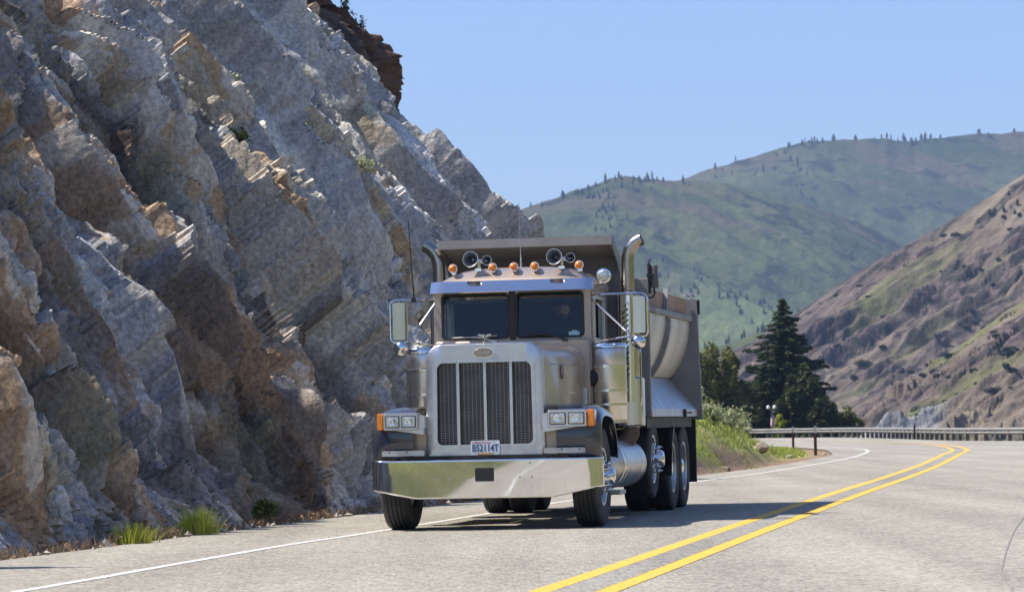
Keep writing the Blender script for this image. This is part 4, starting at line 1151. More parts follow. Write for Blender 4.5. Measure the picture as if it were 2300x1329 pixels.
mb = MB(); mb.box(-.9, .9, -.70, -.5, .70, .785); mb.build('bumper_mount', M['frame'], TR)

# ---- hood and grille shell
def hood_sec(y, hw, zt, zb, r, crown=.02, inset=0.0):
    n = 7; pts = [(-hw * 1.0, zb)]
    for k in range(n + 1):
        a = math.radians(180 - 90 * k / n); pts.append((-hw + inset + r + r * math.cos(a), zt - r + r * math.sin(a)))
    for k in range(1, 6):
        t = k / 6; x = (-hw + inset + r) * (1 - 2 * t); pts.append((x, zt + crown * (1 - (2 * t - 1) ** 2)))
    for k in range(n + 1):
        a = math.radians(90 - 90 * k / n); pts.append((hw - inset - r + r * math.cos(a), zt - r + r * math.sin(a)))
    pts.append((hw, zb))
    return [(p[0], y, p[1]) for p in pts]
mb = MB(); hs = []
for t in np.linspace(0, 1, 14):
    y = -.49 + 1.69 * t; hs.append(hood_sec(y, .625 + .205 * t ** .85, 1.925 + .035 * math.sin(t * 1.5), 1.14 + .10 * t, .13 + .05 * t, .022, .015))
mb.loft(hs, closed=True, cap=False)
hood = mb.build('hood', M['paint'], TR, sharp=40)
for s in (-1, 1):
    mb = MB(); mb.tube([(s * .648, -.44, 1.74), (s * .72, .3, 1.748), (s * .80, 1.1, 1.752)], .006, 6); mb.build('hood_trim', M['chrome'], hood)
    mb = MB(); mb.loft([[(s * (.705 + .01 * i), .18 + .055 * math.cos(a), 1.66 + .075 * math.sin(a)) for a in np.linspace(0, 6.283, 21)[:-1]] for i in (0, 1.4, 1.9)]); mb.build('hood_badge', M['emblem'], hood)
# lower side panels behind the shell, down to the fenders
for s in (-1, 1):
    mb = MB(); mb.prism([(s * .60, -.56), (s * .80, -.56), (s * .80, .5), (s * .70, .5)], 'z', .78, 1.20); mb.build('hood_side_panel', M['paint'], TR)
# cowl below the windshield
mb = MB(); mb.box(-.87, .87, 1.16, 1.24, 1.15, 2.045); cowl = mb.build('cowl', M['paint'], TR, bevel=.02)
mb = MB()
for x in np.arange(-.8, .81, .11): dome(mb, (x, 1.158, 2.018), .007, (0, -1, 0), 6)
mb.build('cowl_rivets', M['chrome'], cowl)

nO = 7
out0 = rrect(-.645, .645, .785, 1.965, (.02, .02, .16, .16), nO)
def shell_warp(p):   # tapered sides, arched top
    x, z = p; k = (z - .785) / 1.18
    return (x * (1.0 - .035 * k), z + (.022 * (1 - (x / .6) ** 2) if z > 1.8 else 0))
outer = [shell_warp(p) for p in out0]
outer_in = [(p[0] * .968, .785 + (p[1] - .785) * .985 + .004) for p in outer]
opening = rrect(-.538, .538, .888, 1.782, (.06, .06, .07, .07), nO)
opening = [(p[0] * (1.0 - .02 * (p[1] - .888)), p[1]) for p in opening]
mb = MB(); n = len(outer)
loops = [[(p[0], -.49, p[1]) for p in outer], [(p[0], -.585, p[1]) for p in outer], [(p[0] * .992, -.612, .785 + (p[1] - .785) * .996) for p in outer],
         [(p[0], -.622, p[1]) for p in outer_in], [(p[0], -.622, p[1]) for p in opening], [(p[0] * .985, -.56, 1.335 + (p[1] - 1.335) * .985) for p in opening]]
mb.loft(loops, closed=True, cap=False)
shell = mb.build('grille_shell', M['aluminium'], TR, sharp=40)
mb = MB(); op_in = [(p[0] * .955, 1.335 + (p[1] - 1.335) * .968) for p in opening]
ring_plate(mb, [(p[0] * 1.03, 1.335 + (p[1] - 1.335) * 1.018) for p in opening], op_in, -.634, -.62)
for i in range(0, n, 1):
    pass
for p in [(-.53, z) for z in (.98, 1.13, 1.28, 1.45, 1.60, 1.72)] + [(.525, z) for z in (.98, 1.13, 1.28, 1.45, 1.60, 1.72)] + [(x, 1.776) for x in (-.46, -.3, -.15, 0, .15, .3, .46)] + [(x, .893) for x in (-.45, -.27, .25, .45)]:
    dome(mb, (p[0], -.633, p[1]), .012 if abs(p[0]) in (.3, .27) else .009, (0, -1, 0), 8, .7)
mb.build('grille_trim', M['aluminium'], shell, sharp=40)
mb = MB(); mb.box(-.53, .53, -.535, -.52, .89, 1.78); mb.build('grille_backing', M['black'], shell)
mb = MB()
for z in np.arange(.90, 1.78, .0185): mb.box(-.53, .53, -.556, -.553, z, z + .0045)
for x in np.arange(-.53, .535, .043): mb.box(x - .0022, x + .0022, -.560, -.5565, .89, 1.78)
mb.build('grille_mesh', M['mesh_wire'], shell)
for x in (-.285, .005, .285):
    mb = MB(); mb.prism([(x - .022, -.575), (x - .015, -.618), (x + .015, -.618), (x + .022, -.575)], 'z', .88, 1.79); mb.build('grille_bar', M['aluminium'], shell)
mb = MB(); el = [(.108 * math.cos(a), .052 * math.sin(a)) for a in np.linspace(0, 6.2832, 33)[:-1]]
mb.loft([[(p[0], -.618, 1.872 + p[1]) for p in el], [(p[0], -.632, 1.872 + p[1]) for p in el], [(p[0] * .93, -.638, 1.872 + p[1] * .88) for p in el]], mi=0)
emb = mb.build('emblem', M['emblem'], shell)
mb = MB(); ring_plate(mb, [(p[0] * 1.06, 1.872 + p[1] * 1.1) for p in el], [(p[0] * .97, 1.872 + p[1] * .95) for p in el], -.637, -.62); mb.build('emblem_rim', M['chrome'], emb)

def text_mesh(name, txt, size, loc, parent, m, depth=.0015, sx=1.0, align='CENTER', shear=0.0, bold=0.0):
    c = bpy.data.curves.new(name, 'FONT'); c.body = txt; c.size = size; c.align_x = align; c.align_y = 'CENTER'; c.extrude = depth; c.shear = shear; c.offset = bold
    tmp = bpy.data.objects.new(name + '_src', c); COL.objects.link(tmp)
    dg = bpy.context.evaluated_depsgraph_get(); me = bpy.data.meshes.new_from_object(tmp.evaluated_get(dg))
    bpy.data.objects.remove(tmp); me.materials.clear(); me.materials.append(m); me.name = name
    o = bpy.data.objects.new(name, me); COL.objects.link(o); o.parent = parent; o.location = loc
    o.rotation_euler = (math.pi / 2, 0, 0); o.scale = (sx, 1, 1); return o
text_mesh('emblem_script', 'Peterbilt', .052, (0, -.6385, 1.873), emb, M['bare_alu'], .001, .82, shear=.3)

mb = MB()   # winged hood ornament
mb.loft([[(.012 * math.cos(a), -.56 + .02 * math.sin(a), 1.975) for a in np.linspace(0, 6.283, 9)[:-1]], [(.016 * math.cos(a), -.56 + .03 * math.sin(a), 2.02) for a in np.linspace(0, 6.283, 9)[:-1]], [(.03 * math.cos(a), -.53 + .04 * math.sin(a), 2.055) for a in np.linspace(0, 6.283, 9)[:-1]]])
for s in (-1, 1): mb.prism([(s * .01, 2.03), (s * .075, 2.062), (s * .06, 2.072), (s * .01, 2.06)], 'y', -.56, -.50)
mb.tube([(0, -.57, 2.045), (0, -.62, 2.065)], [.018, .006], 8)
mb.build('hood_ornament', M['polished'], hood)

# licence plate
mb = MB(); pp = rrect(-.156, .156, .792, .944, .016, 4)
mb.loft([[(p[0], -.640, p[1]) for p in pp], [(p[0], -.645, p[1]) for p in pp]]); plate = mb.build('license_plate', M['plate_white'], TR)
text_mesh('plate_number', 'B52114T', .100, (.0, -.6465, .862), plate, M['plate_blue'], .0012, .78, bold=.0022)
text_mesh('plate_state', 'WASHINGTON', .032, (-.045, -.6465, .922), plate, M['plate_red'], .001, .95)
mb = MB(); mb.box(-.085, .085, -.648, -.6445, .796, .812); mb.build('plate_tab', M['plate_tab'], plate)
mb = MB()
for x in (-.095, .095): dome(mb, (x, -.645, .932), .007, (0, -1, 0), 8)
mb.build('plate_screw', M['black'], plate)

# ---- fenders, headlights, step bars
ARC = [(-.655, .765), (-.69, .95), (-.665, 1.12), (-.60, 1.225), (-.47, 1.285), (-.25, 1.315), (0, 1.315), (.25, 1.29), (.45, 1.225), (.62, 1.10), (.74, .93), (.79, .74)]
def fender(s):
    cx = [(.77, 0), (.95, 0), (1.06, .008), (1.14, .028), (1.20, .066), (1.235, .125)]
    P = np.array(catmull(ARC, 4)); c = np.array([0, .60]); secs = []
    for q in P:
        d = q - c; d = d / np.linalg.norm(d)
        ring = [(s * x, q[0] - d[0] * k, q[1] - d[1] * k) for x, k in cx] + [(s * x, q[0] - d[0] * (k + .02), q[1] - d[1] * (k + .02)) for x, k in reversed(cx)]
        secs.append(ring)
    mb = MB(); mb.loft(secs, closed=True, cap=True); return mb.build('fender', M['navy'], TR, sharp=45)
def headlight(s):
    f = bpy.data.objects.new('headlight_unit', None); COL.objects.link(f); f.parent = TR
    def X(a): return s * (a if s > 0 else .62 + (a - .62) * .90)
    mb = MB(); o_ = rrect(.695, 1.115, 1.068, 1.252, .025, 4)
    mb.loft([[(X(p[0]), -.66, p[1]) for p in o_], [(X(p[0]), -.79, p[1]) for p in o_], [(X(.905 + (p[0] - .905) * .97), -.80, 1.16 + (p[1] - 1.16) * .94) for p in o_]])
    mb.prism([(X(.64), 1.09), (X(.72), 1.09), (X(1.0), 1.069), (X(.72), 1.03), (X(.64), 1.02)], 'y', -.76, -.62)
    mb.prism([(X(.63), 1.09), (X(.70), 1.09), (X(.70), 1.23), (X(.63), 1.21)], 'y', -.74, -.60)
    mb.build('headlight_bezel', M['aluminium'], f, sharp=40)
    for x0, x1 in ((.715, .898), (.912, 1.095)):
        mb = MB(); a = rrect(x0 + .004, x1 - .004, 1.094, 1.222, .014, 4)
        mb.loft([[(X(p[0]), -.799, p[1]) for p in a], [(X(p[0]), -.803, p[1]) for p in a]]); g = mb.build('lamp_gasket', M['black'], f)
        mb = MB(); b = rrect(x0 + .012, x1 - .012, 1.102, 1.214, .012, 4); ctr = ((x0 + x1) / 2, 1.158)
        mb.loft([[(X(p[0]), -.802, p[1]) for p in b], [(X(ctr[0] + (p[0] - ctr[0]) * .95), -.813, ctr[1] + (p[1] - ctr[1]) * .95) for p in b], [(X(ctr[0] + (p[0] - ctr[0]) * .5), -.819, ctr[1] + (p[1] - ctr[1]) * .5) for p in b]])
        h = mb.build('headlight', M['lamp_glass'], f)
        mb = MB(); mb.lathe([(.042, -.817), (.040, -.821), (.022, -.819), (.018, -.825), (.004, -.827)], (X(ctr[0]), 0, ctr[1]), 'y', 20); mb.build('bulb_shield', M['lamp_core'], h)
    mb = MB(); o_ = rrect(1.117, 1.192, 1.072, 1.249, .018, 4)
    mb.loft([[(X(p[0]), -.62, p[1]) for p in o_], [(X(p[0]), -.775, p[1]) for p in o_], [(X(1.15 + (p[0] - 1.15) * .75), -.792, 1.16 + (p[1] - 1.16) * .92) for p in o_]])
    mb.build('turn_signal', M['amber'], f, sharp=30)
for s in (-1, 1):
    fender(s); headlight(s)
    mb = MB(); st = rrect(.64, 1.08, .795, .852, .015, 3) if s > 0 else rrect(-1.10, -.64, .795, .852, .015, 3)
    mb.loft([[(p[0], -.70, p[1]) for p in st], [(p[0], -.722, p[1]) for p in st]])
    bar = mb.build('fender_brace', M['bare_alu'], TR)
    mb = MB()
    for x in (.83, 1.02): dome(mb, (s * x, -.722, .835), .010, (0, -1, 0), 8, .3)
    mb.build('brace_bolt', M['black'], bar)

# ---- cab
cab = bpy.data.objects.new('cab', None); COL.objects.link(cab); cab.parent = TR
YF, YB, HW = 1.245, 2.50, .885
WX0, WX1, WZ0, WZ1 = .795, .03, 2.065, 2.585
mb = MB()
# windshield surround: two rounded openings, the left one as seen edged in body colour
for s in (-1, 1):
    o_ = rrect(.0, HW, 2.02, 2.66, .0005, 5); i_ = rrect(.042, .80, 2.068, 2.572, .05, 5)
    if s < 0: o_ = [(-p[0], p[1]) for p in o_]; i_ = [(-p[0], p[1]) for p in i_]
    ring_plate(mb, o_, i_, YF - .012, YF + .05)
mb.build('windshield_frame', M['paint'], cab)
for s in (-1, 1):
    mb = MB(); a = rrect(.034, .808, 2.060, 2.580, .055, 5); b = rrect(.056, .786, 2.080, 2.560, .045, 5)
    if s < 0: a = [(-p[0], p[1]) for p in a]; b = [(-p[0], p[1]) for p in b]
    ring_plate(mb, a, b, YF - .024, YF + .02)
    mb.build('window_seal', M['black_rubber'], cab)
    mb = MB(); mb.add([(s * .05, YF - .010, 2.072), (s * .792, YF - .010, 2.072), (s * .792, YF + .050, 2.568), (s * .05, YF + .050, 2.568)], [(0, 1, 2, 3)])
    wpane = mb.build('windshield', M['glass'], cab, recalc=False)
    if s > 0:
        mb = MB(); mb.box(.63, .75, YF - .012, YF - .009, 2.085, 2.125); mb.box(.665, .72, YF - .0125, YF - .0095, 2.126, 2.138); mb.build('sticker', M['sticker'], wpane)
mb = MB(); mb.box(-.038, .038, YF - .030, YF - .013, 2.05, 2.59); mb.build('centre_post', M['black'], cab, bevel=.006)
# side walls with window openings
for s in (-1, 1):
    mb = MB(); x0, x1 = s * (HW - .05), s * HW
    wy0, wy1, wz0, wz1 = 1.36, 2.12, 2.04, 2.50
    for (y0, y1, z0, z1) in ((YF - .01, wy0, 1.02, 2.66), (wy1, YB, 1.02, 2.66), (wy0, wy1, 1.02, wz0), (wy0, wy1, wz1, 2.66)):
        mb.box(min(x0, x1), max(x0, x1), y0, y1, z0, z1)
    mb.build('side_wall', M['paint'], cab)
    mb = MB(); dy0, dy1 = 1.27, 2.2
    for (y0, y1, z0, z1) in ((dy0, wy0, 1.15, 2.56), (wy1, dy1, 1.15, 2.56), (wy0, wy1, 1.15, wz0), (wy0, wy1, wz1, 2.56)):
        mb.box(min(x1, x1 + s * .018), max(x1, x1 + s * .018), y0, y1, z0, z1)
    d = mb.build('door', M['paint'], cab)
    mb = MB(); xf = x1 + s * .022
    for (y0, y1, z0, z1) in ((wy0 - .02, wy0 + .012, wz0, wz1), (wy1 - .012, wy1 + .02, wz0, wz1), (wy0 - .02, wy1 + .02, wz1 - .012, wz1 + .02), (wy0 - .02, wy1 + .02, wz0 - .02, wz0 + .012)):
        mb.box(min(x1, xf) - .01, max(x1, xf) + .003, y0, y1, z0, z1)
    mb.build('door_window_trim', M['aluminium'], d, bevel=.004)
    mb = MB(); mb.box(x1 - .008, x1 + .008, wy0 + .17, wy0 + .182, wz0, wz1); mb.build('vent_window_bar', M['aluminium'], d)
    mb = MB(); mb.add([(x1 - s * .02, wy0, wz0), (x1 - s * .02, wy0 + .17, wz0), (x1 - s * .02, wy0 + .17, wz1), (x1 - s * .02, wy0, wz1)], [(0, 1, 2, 3)]); mb.build('vent_window', M['side_glass'], d, recalc=False)
    if s < 0:
        mb = MB(); mb.add([(x1 - s * .02, wy0 + .18, wz0), (x1 - s * .02, wy1, wz0), (x1 - s * .02, wy1, wz1), (x1 - s * .02, wy0 + .18, wz1)], [(0, 1, 2, 3)]); mb.build('door_window', M['side_glass'], d, recalc=False)
    mb = MB(); mb.box(min(x1 + s * .015, x1 + s * .05), max(x1 + s * .015, x1 + s * .05), 1.98, 2.12, 1.86, 1.90); mb.build('handle', M['chrome'], d, bevel=.008)
mb = MB()
mb.box(-HW + .05, HW - .05, YB - .05, YB, 1.02, 2.75); mb.box(-HW + .05, HW - .05, YF + .05, YB - .05, 1.02, 1.10); mb.build('rear_wall', M['interior'], cab)
# roof, crowned across and rounded at the front
def roof_sec(y, zc, ze, hw):
    pts = [(-hw, ze - .08), (-hw, ze)]
    for k in range(1, 12):
        t = k / 12; x = -hw + 2 * hw * t; e = 1 - abs(2 * t - 1) ** 4.0; pts.append((x, ze + (zc - ze) * e))
    pts += [(hw, ze), (hw, ze - .08)]
    return [(p[0], y, p[1]) for p in pts]
mb = MB(); secs = []
for y, zc, ze in ((1.225, 2.705, 2.655), (1.27, 2.745, 2.665), (1.34, 2.795, 2.68), (1.43, 2.838, 2.69), (1.56, 2.870, 2.70), (1.75, 2.885, 2.70), (2.2, 2.888, 2.70), (2.42, 2.87, 2.69), (2.52, 2.81, 2.67)):
    secs.append(roof_sec(y, zc, ze, .905))
mb.loft(secs, closed=True, cap=True); roof = mb.build('roof', M['paint'], cab, sharp=50)
mb = MB(); mb.box(-.82, .82, YF + .04, YB - .06, 2.56, 2.575); mb.build('headliner', M['headliner'], cab)
for s in (-1, 1):
    mb = MB(); mb.box(s * .43 - .33, s * .43 + .33, YF + .05, YF + .08, 2.47, 2.565); mb.build('sun_blind', M['headliner'], cab, bevel=.01)
# visor: two polished plates meeting in the middle, leaning back
for s in (-1, 1):
    mb = MB(); secs = []
    for t in np.linspace(0, 1, 16):
        x = s * .925 * t; back = .012 * t ** 2 + (.12 * ((t - .86) / .14) ** 2 if t > .86 else 0)
        secs.append([(x, 1.035 + back, 2.585), (x, 1.045 + back, 2.580), (x, 1.225 + back * .5, 2.708), (x, 1.215 + back * .5, 2.716)])
    mb.loft(secs)
    for t in (.12, .30, .46, .66, .8):
        for zz_ in (2.612, 2.668): dome(mb, (s * .925 * t + (.02 if zz_ > 2.65 else 0), 1.037 + (zz_ - 2.585) * 1.42 - .002, zz_ + .004), .006, (0, -.58, .81), 6)
    mb.build('visor', M['chrome'], cab, sharp=40)
# five amber cab lamps
for x in (-.69, -.235, .005, .242, .745):
    mb = MB(); zc = 2.868
    mb.lathe([(.012, 1.52), (.03, 1.49), (.046, 1.42), (.051, 1.36), (.051, 1.345)], (x, 0, zc), 'y', 20, 0); mb.box(x - .02, x + .02, 1.38, 1.46, 2.80, zc - .03)
    lamp = mb.build('marker_light', M['chrome'], cab)
    mb = MB(); mb.lathe([(.046, 1.346), (.044, 1.32), (.034, 1.30), (.015, 1.288), (.003, 1.286)], (x, 0, zc), 'y', 20); mb.build('lens', M['amber'], lamp)
# air horns, each a long and a short trumpet
for x in (-.475, .475):
    root = bpy.data.objects.new('air_horn', None); COL.objects.link(root); root.parent = cab
    def trumpet(name, xx, y0, L, R, zc):
        mb = MB(); pr = [(R * 1.0, y0), (R * 1.03, y0 + .006), (R * .78, y0 + .03), (R * .52, y0 + .09), (R * .36, y0 + .17), (R * .26, y0 + L * .7), (R * .22, y0 + L), (R * .1, y0 + L + .01)]
        inner = [(R * .12, y0 + .16), (R * .30, y0 + .12), (R * .48, y0 + .07), (R * .74, y0 + .024), (R * .97, y0)]
        mb.lathe(inner + pr, (xx, 0, zc), 'y', 28)
        for i in range(4 * 28): mb.m[i] = 1
        mb.m[-2] = 1
        return mb.build(name, [M['chrome'], M['horn_inside']], root, sharp=40)
    trumpet('long_trumpet', x, 1.28, .62, .088, 2.965); trumpet('short_trumpet', x + .16, 1.42, .45, .055, 2.955)
    mb = MB(); mb.tube([(x, 1.75, 2.965), (x + .16, 1.75, 2.955)], .022, 10); mb.tube([(x + .05, 1.48, 2.95), (x + .05, 1.48, 2.85)], .014, 8); mb.tube([(x + .02, 1.72, 2.96), (x + .02, 1.72, 2.87)], .014, 8)
    mb.tube([(x, 1.48, 2.955), (x + .16, 1.48, 2.95)], .01, 8); mb.box(x + .02, x + .09, 1.45, 1.51, 2.835, 2.868)
    mb.build('horn_bracket', M['chrome'], root)
# spot lamp on the driver's side of the roof
mb = MB(); mb.lathe([(.01, 1.42), (.05, 1.40), (.075, 1.35), (.084, 1.28), (.084, 1.262), (.072, 1.258)], (1.03, 0, 2.735), 'y', 28); mb.tube([(1.0, 1.34, 2.66), (.90, 1.40, 2.62)], .014, 8); mb.tube([(1.03, 1.34, 2.66), (1.0, 1.34, 2.66)], .014, 8)
spot = mb.build('spot_lamp', M['chrome'], cab)
mb = MB(); mb.lathe([(.074, 1.262), (.06, 1.250), (.03, 1.243), (.004, 1.241)], (1.03, 0, 2.735), 'y', 28); mb.lathe([(.022, 1.244), (.018, 1.238), (.003, 1.236)], (1.03, 0, 2.735), 'y', 14); mb.build('spot_lens', M['lamp_glass'], spot)
# wipers
for s, pts, blade in ((-1, [(-.20, 1.17, 2.035), (-.34, 1.20, 2.075), (-.50, 1.205, 2.09)], [(-.70, 1.20, 2.082), (-.18, 1.205, 2.098)]), (1, [(.60, 1.16, 2.03), (.50, 1.195, 2.075), (.30, 1.205, 2.105)], [(.10, 1.20, 2.085), (.44, 1.205, 2.10)])):
    mb = MB(); mb.tube(pts, [.014, .011, .008], 8); mb.tube([blade[0], blade[1]], .009, 6); mb.box(pts[0][0] - .03, pts[0][0] + .03, 1.135, 1.165, 2.015, 2.045)
    mb.build('wiper', M['black'] if s > 0 else M['bare_alu'], cab)
# interior
mb = MB(); mb.box(-.80, .80, 1.30, 1.62, 1.75, 2.06); mb.build('dashboard', M['interior'], cab, bevel=.03)
for x in (-.45, .45):
    mb = MB(); mb.box(x - .25, x + .25, 1.90, 2.36, 1.40, 1.62); mb.box(x - .24, x + .24, 2.26, 2.40, 1.60, 2.26); mb.build('seat', M['interior'], cab, bevel=.04)
mb = MB(); R_ = .215; ctr = Vector((.45, 1.70, 2.05)); ax = Vector((0, .45, .89)).normalized(); u_ = Vector((1, 0, 0)); w_ = ax.cross(u_)
mb.tube([ctr + (u_ * math.cos(a) + w_ * math.sin(a)) * R_ for a in np.linspace(0, 6.2832, 41)], .015, 8, cap=False); mb.tube([ctr - u_ * R_, ctr + u_ * R_], .012, 6); mb.tube([ctr, ctr - ax * .35], .03, 8)
mb.build('steering_wheel', M['black'], cab)
mb = MB(); mb.box(.13, .42, 1.27, 1.30, 2.066, 2.078); mb.build('dash_paper', M['sticker'], cab)

# ---- air cleaners, exhaust stacks, mirrors, antennas
for s in (-1, 1):
    ac = bpy.data.objects.new('air_cleaner', None); COL.objects.link(ac); ac.parent = TR; ac.location = (s * 1.04, 1.38, 0)
    mb = MB(); mb.lathe([(.05, 1.09), (.19, 1.10), (.205, 1.13), (.205, 1.73), (.205, 1.74)], (0, 0, 0), 'z', 40); mb.build('canister', M['canister'], ac, sharp=40)
    mb = MB(); mb.lathe([(.203, 1.742), (.206, 1.75), (.207, 1.92), (.203, 1.93)], (0, 0, 0), 'z', 40); mb.build('intake_screen', M['aluminium'], ac)
    mb = MB(); mb.lathe([(.207, 1.925), (.217, 1.935), (.216, 1.965), (.20, 1.985), (.12, 1.995), (.01, 1.998)], (0, 0, 0), 'z', 40); mb.build('lid', M['chrome'], ac, sharp=40)
    mb = MB()
    for z0 in (1.73, 1.46, 1.305, 1.12):
        mb.lathe([(.206, z0 - .014), (.213, z0 - .012), (.213, z0 + .012), (.206, z0 + .014)], (0, 0, 0), 'z', 40)
    mb.box(-.02, .02, -.235, -.205, 1.715, 1.745); mb.build('strap', M['chrome'], ac, sharp=40)
    mb = MB(); mb.tube([(-s * .12, -.10, 1.60), (-s * .26, -.13, 1.60), (-s * .36, -.14, 1.58)], [.10, .095, .10], 16); mb.build('intake_duct', M['black_rubber'], ac)
    mb = MB(); pl_ = [(-s * .30, 1.32), (-s * .20, 1.32), (-s * .20, 1.49), (-s * .30, 1.49)]; mb.prism(pl_, 'y', -.27, -.255)
    br = mb.build('mount_bracket', M['aluminium'], ac)
    mb = MB()
    for z0 in (1.35, 1.39, 1.43, 1.47): dome(mb, (-s * .25, -.27, z0), .014, (0, -1, 0), 10, .06)
    mb.build('bracket_hole', M['black'], br)
for s in (-1, 1):
    ex = bpy.data.objects.new('exhaust_stack', None); COL.objects.link(ex); ex.parent = TR; ex.location = (s * 1.11, 2.68, 0)
    mb = MB(); mb.tube([(0, 0, 2.5), (0, 0, 2.93), (s * .004, 0, 3.0), (s * .03, 0, 3.09), (s * .085, 0, 3.165), (s * .14, 0, 3.20), (s * .17, 0, 3.212)], [.074] * 7, 24, cap=False)
    mb.tube([(s * .17, 0, 3.212), (s * .14, 0, 3.20), (s * .085, 0, 3.165), (s * .03, 0, 3.09)], .068, 24, mi=1, cap=False)
    mb.build('pipe', [M['stack'], M['black']], ex, sharp=50)
    mb = MB(); mb.lathe([(.074, 2.62), (.105, 2.60), (.112, 2.56), (.112, 1.06), (.10, 1.04), (.02, 1.03)], (0, 0, 0), 'z', 32); mb.build('muffler', M['polished'], ex, sharp=40)
    # slotted heat shield wrapped round the inner front of the muffler
    mb = MB(); R_ = .150
    a0, a1 = (math.radians(185), math.radians(300)) if s > 0 else (math.radians(240), math.radians(355))
    secs = []
    for z0 in (1.34, 2.60):
        ring = [(R_ * math.cos(a), R_ * math.sin(a), z0) for a in np.linspace(a0, a1, 16)] + [((R_ - .006) * math.cos(a), (R_ - .006) * math.sin(a), z0) for a in np.linspace(a1, a0, 16)]
        secs.append(ring)
    mb.loft(secs); hs_ = mb.build('heat_shield', M['chrome'], ex, sharp=40)
    mb = MB(); am = math.radians(262 if s > 0 else 278)
    for k in range(2):
        for j in range(13):
            a = am + (k - .5) * .30 * (1 if s > 0 else -1); z0 = 1.62 + j * .062 + k * .03
            c = Vector(((R_ + .001) * math.cos(a), (R_ + .001) * math.sin(a), z0)); t_ = Vector((-math.sin(a), math.cos(a), 0)) * .016; n_ = Vector((math.cos(a), math.sin(a), 0)) * .0015; up = Vector((0, 0, .026)); ch = t_ + Vector((0, 0, .012))
            mb.add([c - ch - up * .4 + n_, c + ch - up * .4 + n_, c + ch + up * .4 + n_, c - ch + up * .4 + n_], [(0, 1, 2, 3)])
    mb.build('shield_slot', M['black'], hs_, recalc=False)
    mb = MB(); gx_ = s * .135
    mb.tube([(gx_ * .8, -.07, 1.94), (gx_, -.11, 1.94), (gx_ * 1.05, -.11, 1.90), (gx_ * 1.05, -.11, 1.34), (gx_, -.11, 1.30), (gx_ * .7, -.07, 1.30)], .011, 8); mb.build('grab_handle', M['chrome'], ex)
    mb = MB(); mb.tube([(0, 0, 1.05), (0, -.02, .98), (-s * .05, -.05, .88), (-s * .20, -.10, .82), (-s * .6, -.2, .80)], [.095, .10, .10, .09, .08], 20); mb.build('exhaust_elbow', M['rust'], ex)
    # polished corner cover below, reaching to the frame
    mb = MB(); mb.loft([[(s * p[0], p[1], z0) for p in [(.155, -.10), (.155, .12), (-.14, .12), (-.14, -.13), (.10, -.13)]] for z0 in (1.055, 1.62)])
    mb.build('cab_step_cover', M['polished'], ex, bevel=.02)

for s in (-1, 1):
    mr_ = bpy.data.objects.new('side_mirror', None); COL.objects.link(mr_); mr_.parent = TR
    x0, x1 = (1.27, 1.385) if s < 0 else (1.385, 1.495)
    x0, x1 = (1.185, 1.325) if s < 0 else (1.385, 1.510)
    z0, z1 = (2.075, 2.49) if s < 0 else (2.085, 2.49)
    yM = 1.05
    mb = MB(); o_ = rrect(x0, x1, z0, z1, .02, 4)
    if s < 0: o_ = [(-p[0], p[1]) for p in o_]
    cxm = s * (x0 + x1) / 2
    mb.loft([[(p[0], yM - .02, p[1]) for p in o_], [(p[0], yM - .01, p[1]) for p in o_], [(p[0], yM + .045, p[1]) for p in o_], [(cxm + (p[0] - cxm) * .9, yM + .055, 2.28 + (p[1] - 2.28) * .97) for p in o_]])
    # curved polished back faces forward
    mb.build('mirror_shell', M['polished'], mr_, sharp=40)
    mb = MB(); i_ = [(cxm + (p[0] - cxm) * .9, 2.2825 + (p[1] - 2.2825) * .96) for p in o_]
    mb.loft([[(p[0], yM + .056, p[1]) for p in i_], [(p[0], yM + .060, p[1]) for p in i_]]); mb.build('mirror_glass', M['mirror'], mr_)
    mb = MB(); xi, xo = s * (x0 - .02), s * (x1 + .03)
    mb.tube([(s * .88, 1.30, 2.525), (s * 1.02, 1.10, 2.522), (xo - s * .06, yM, 2.518), (xo - s * .02, yM, 2.505), (xo, yM, 2.47), (xo, yM, 2.09), (xo - s * .02, yM, 2.055), (xo - s * .06, yM, 2.045), (xi, yM, 2.05), (s * .88, 1.25, 2.0)], .012, 8)
    mb.tube([(xi, yM, 2.52), (xi, yM, 2.05)], .010, 8); mb.tube([(xi - s * .02, yM, 2.07), (s * .88, 1.28, 2.49)], .011, 8)
    mb.tube([((s * (x0 + x1) / 2), yM, 2.52), ((s * (x0 + x1) / 2), yM, 2.49)], .008, 6); mb.tube([((s * (x0 + x1) / 2), yM, 2.05), ((s * (x0 + x1) / 2), yM, 2.08)], .008, 6)
    mb.build('mirror_bracket', M['chrome'], mr_)
    cx2 = -1.24 if s < 0 else 1.43
    mb = MB(); mb.lathe([(.004, yM - .045), (.04, yM - .038), (.068, yM - .02), (.083, yM + .005), (.083, yM + .015), (.07, yM + .02), (.01, yM + .02)], (cx2, 0, 1.985), 'y', 28); mb.tube([(cx2, yM + .01, 2.06), (cx2, yM + .01, 2.05)], .01, 6)
    mb.tube([(cx2, yM, 2.065), (cx2, yM, 2.045)], .012, 6); cm_ = mb.build('convex_mirror', M['chrome'], mr_, sharp=40)
mb = MB(); mb.tube([(-1.09, 1.08, 2.50), (-1.09, 1.08, 2.60), (-1.10, 1.08, 2.75), (-1.135, 1.08, 3.42)], [.012, .010, .007, .004], 6); mb.box(-1.115, -1.065, 1.06, 1.10, 2.49, 2.54); mb.build('antenna', M['black'], TR)
mb = MB(); mb.tube([(.02, 1.75, 2.88), (.02, 1.75, 2.98), (.018, 1.75, 3.05), (.01, 1.75, 3.62)], [.012, .010, .004, .0025], 6); mb.build('antenna', M['bare_alu'], TR)

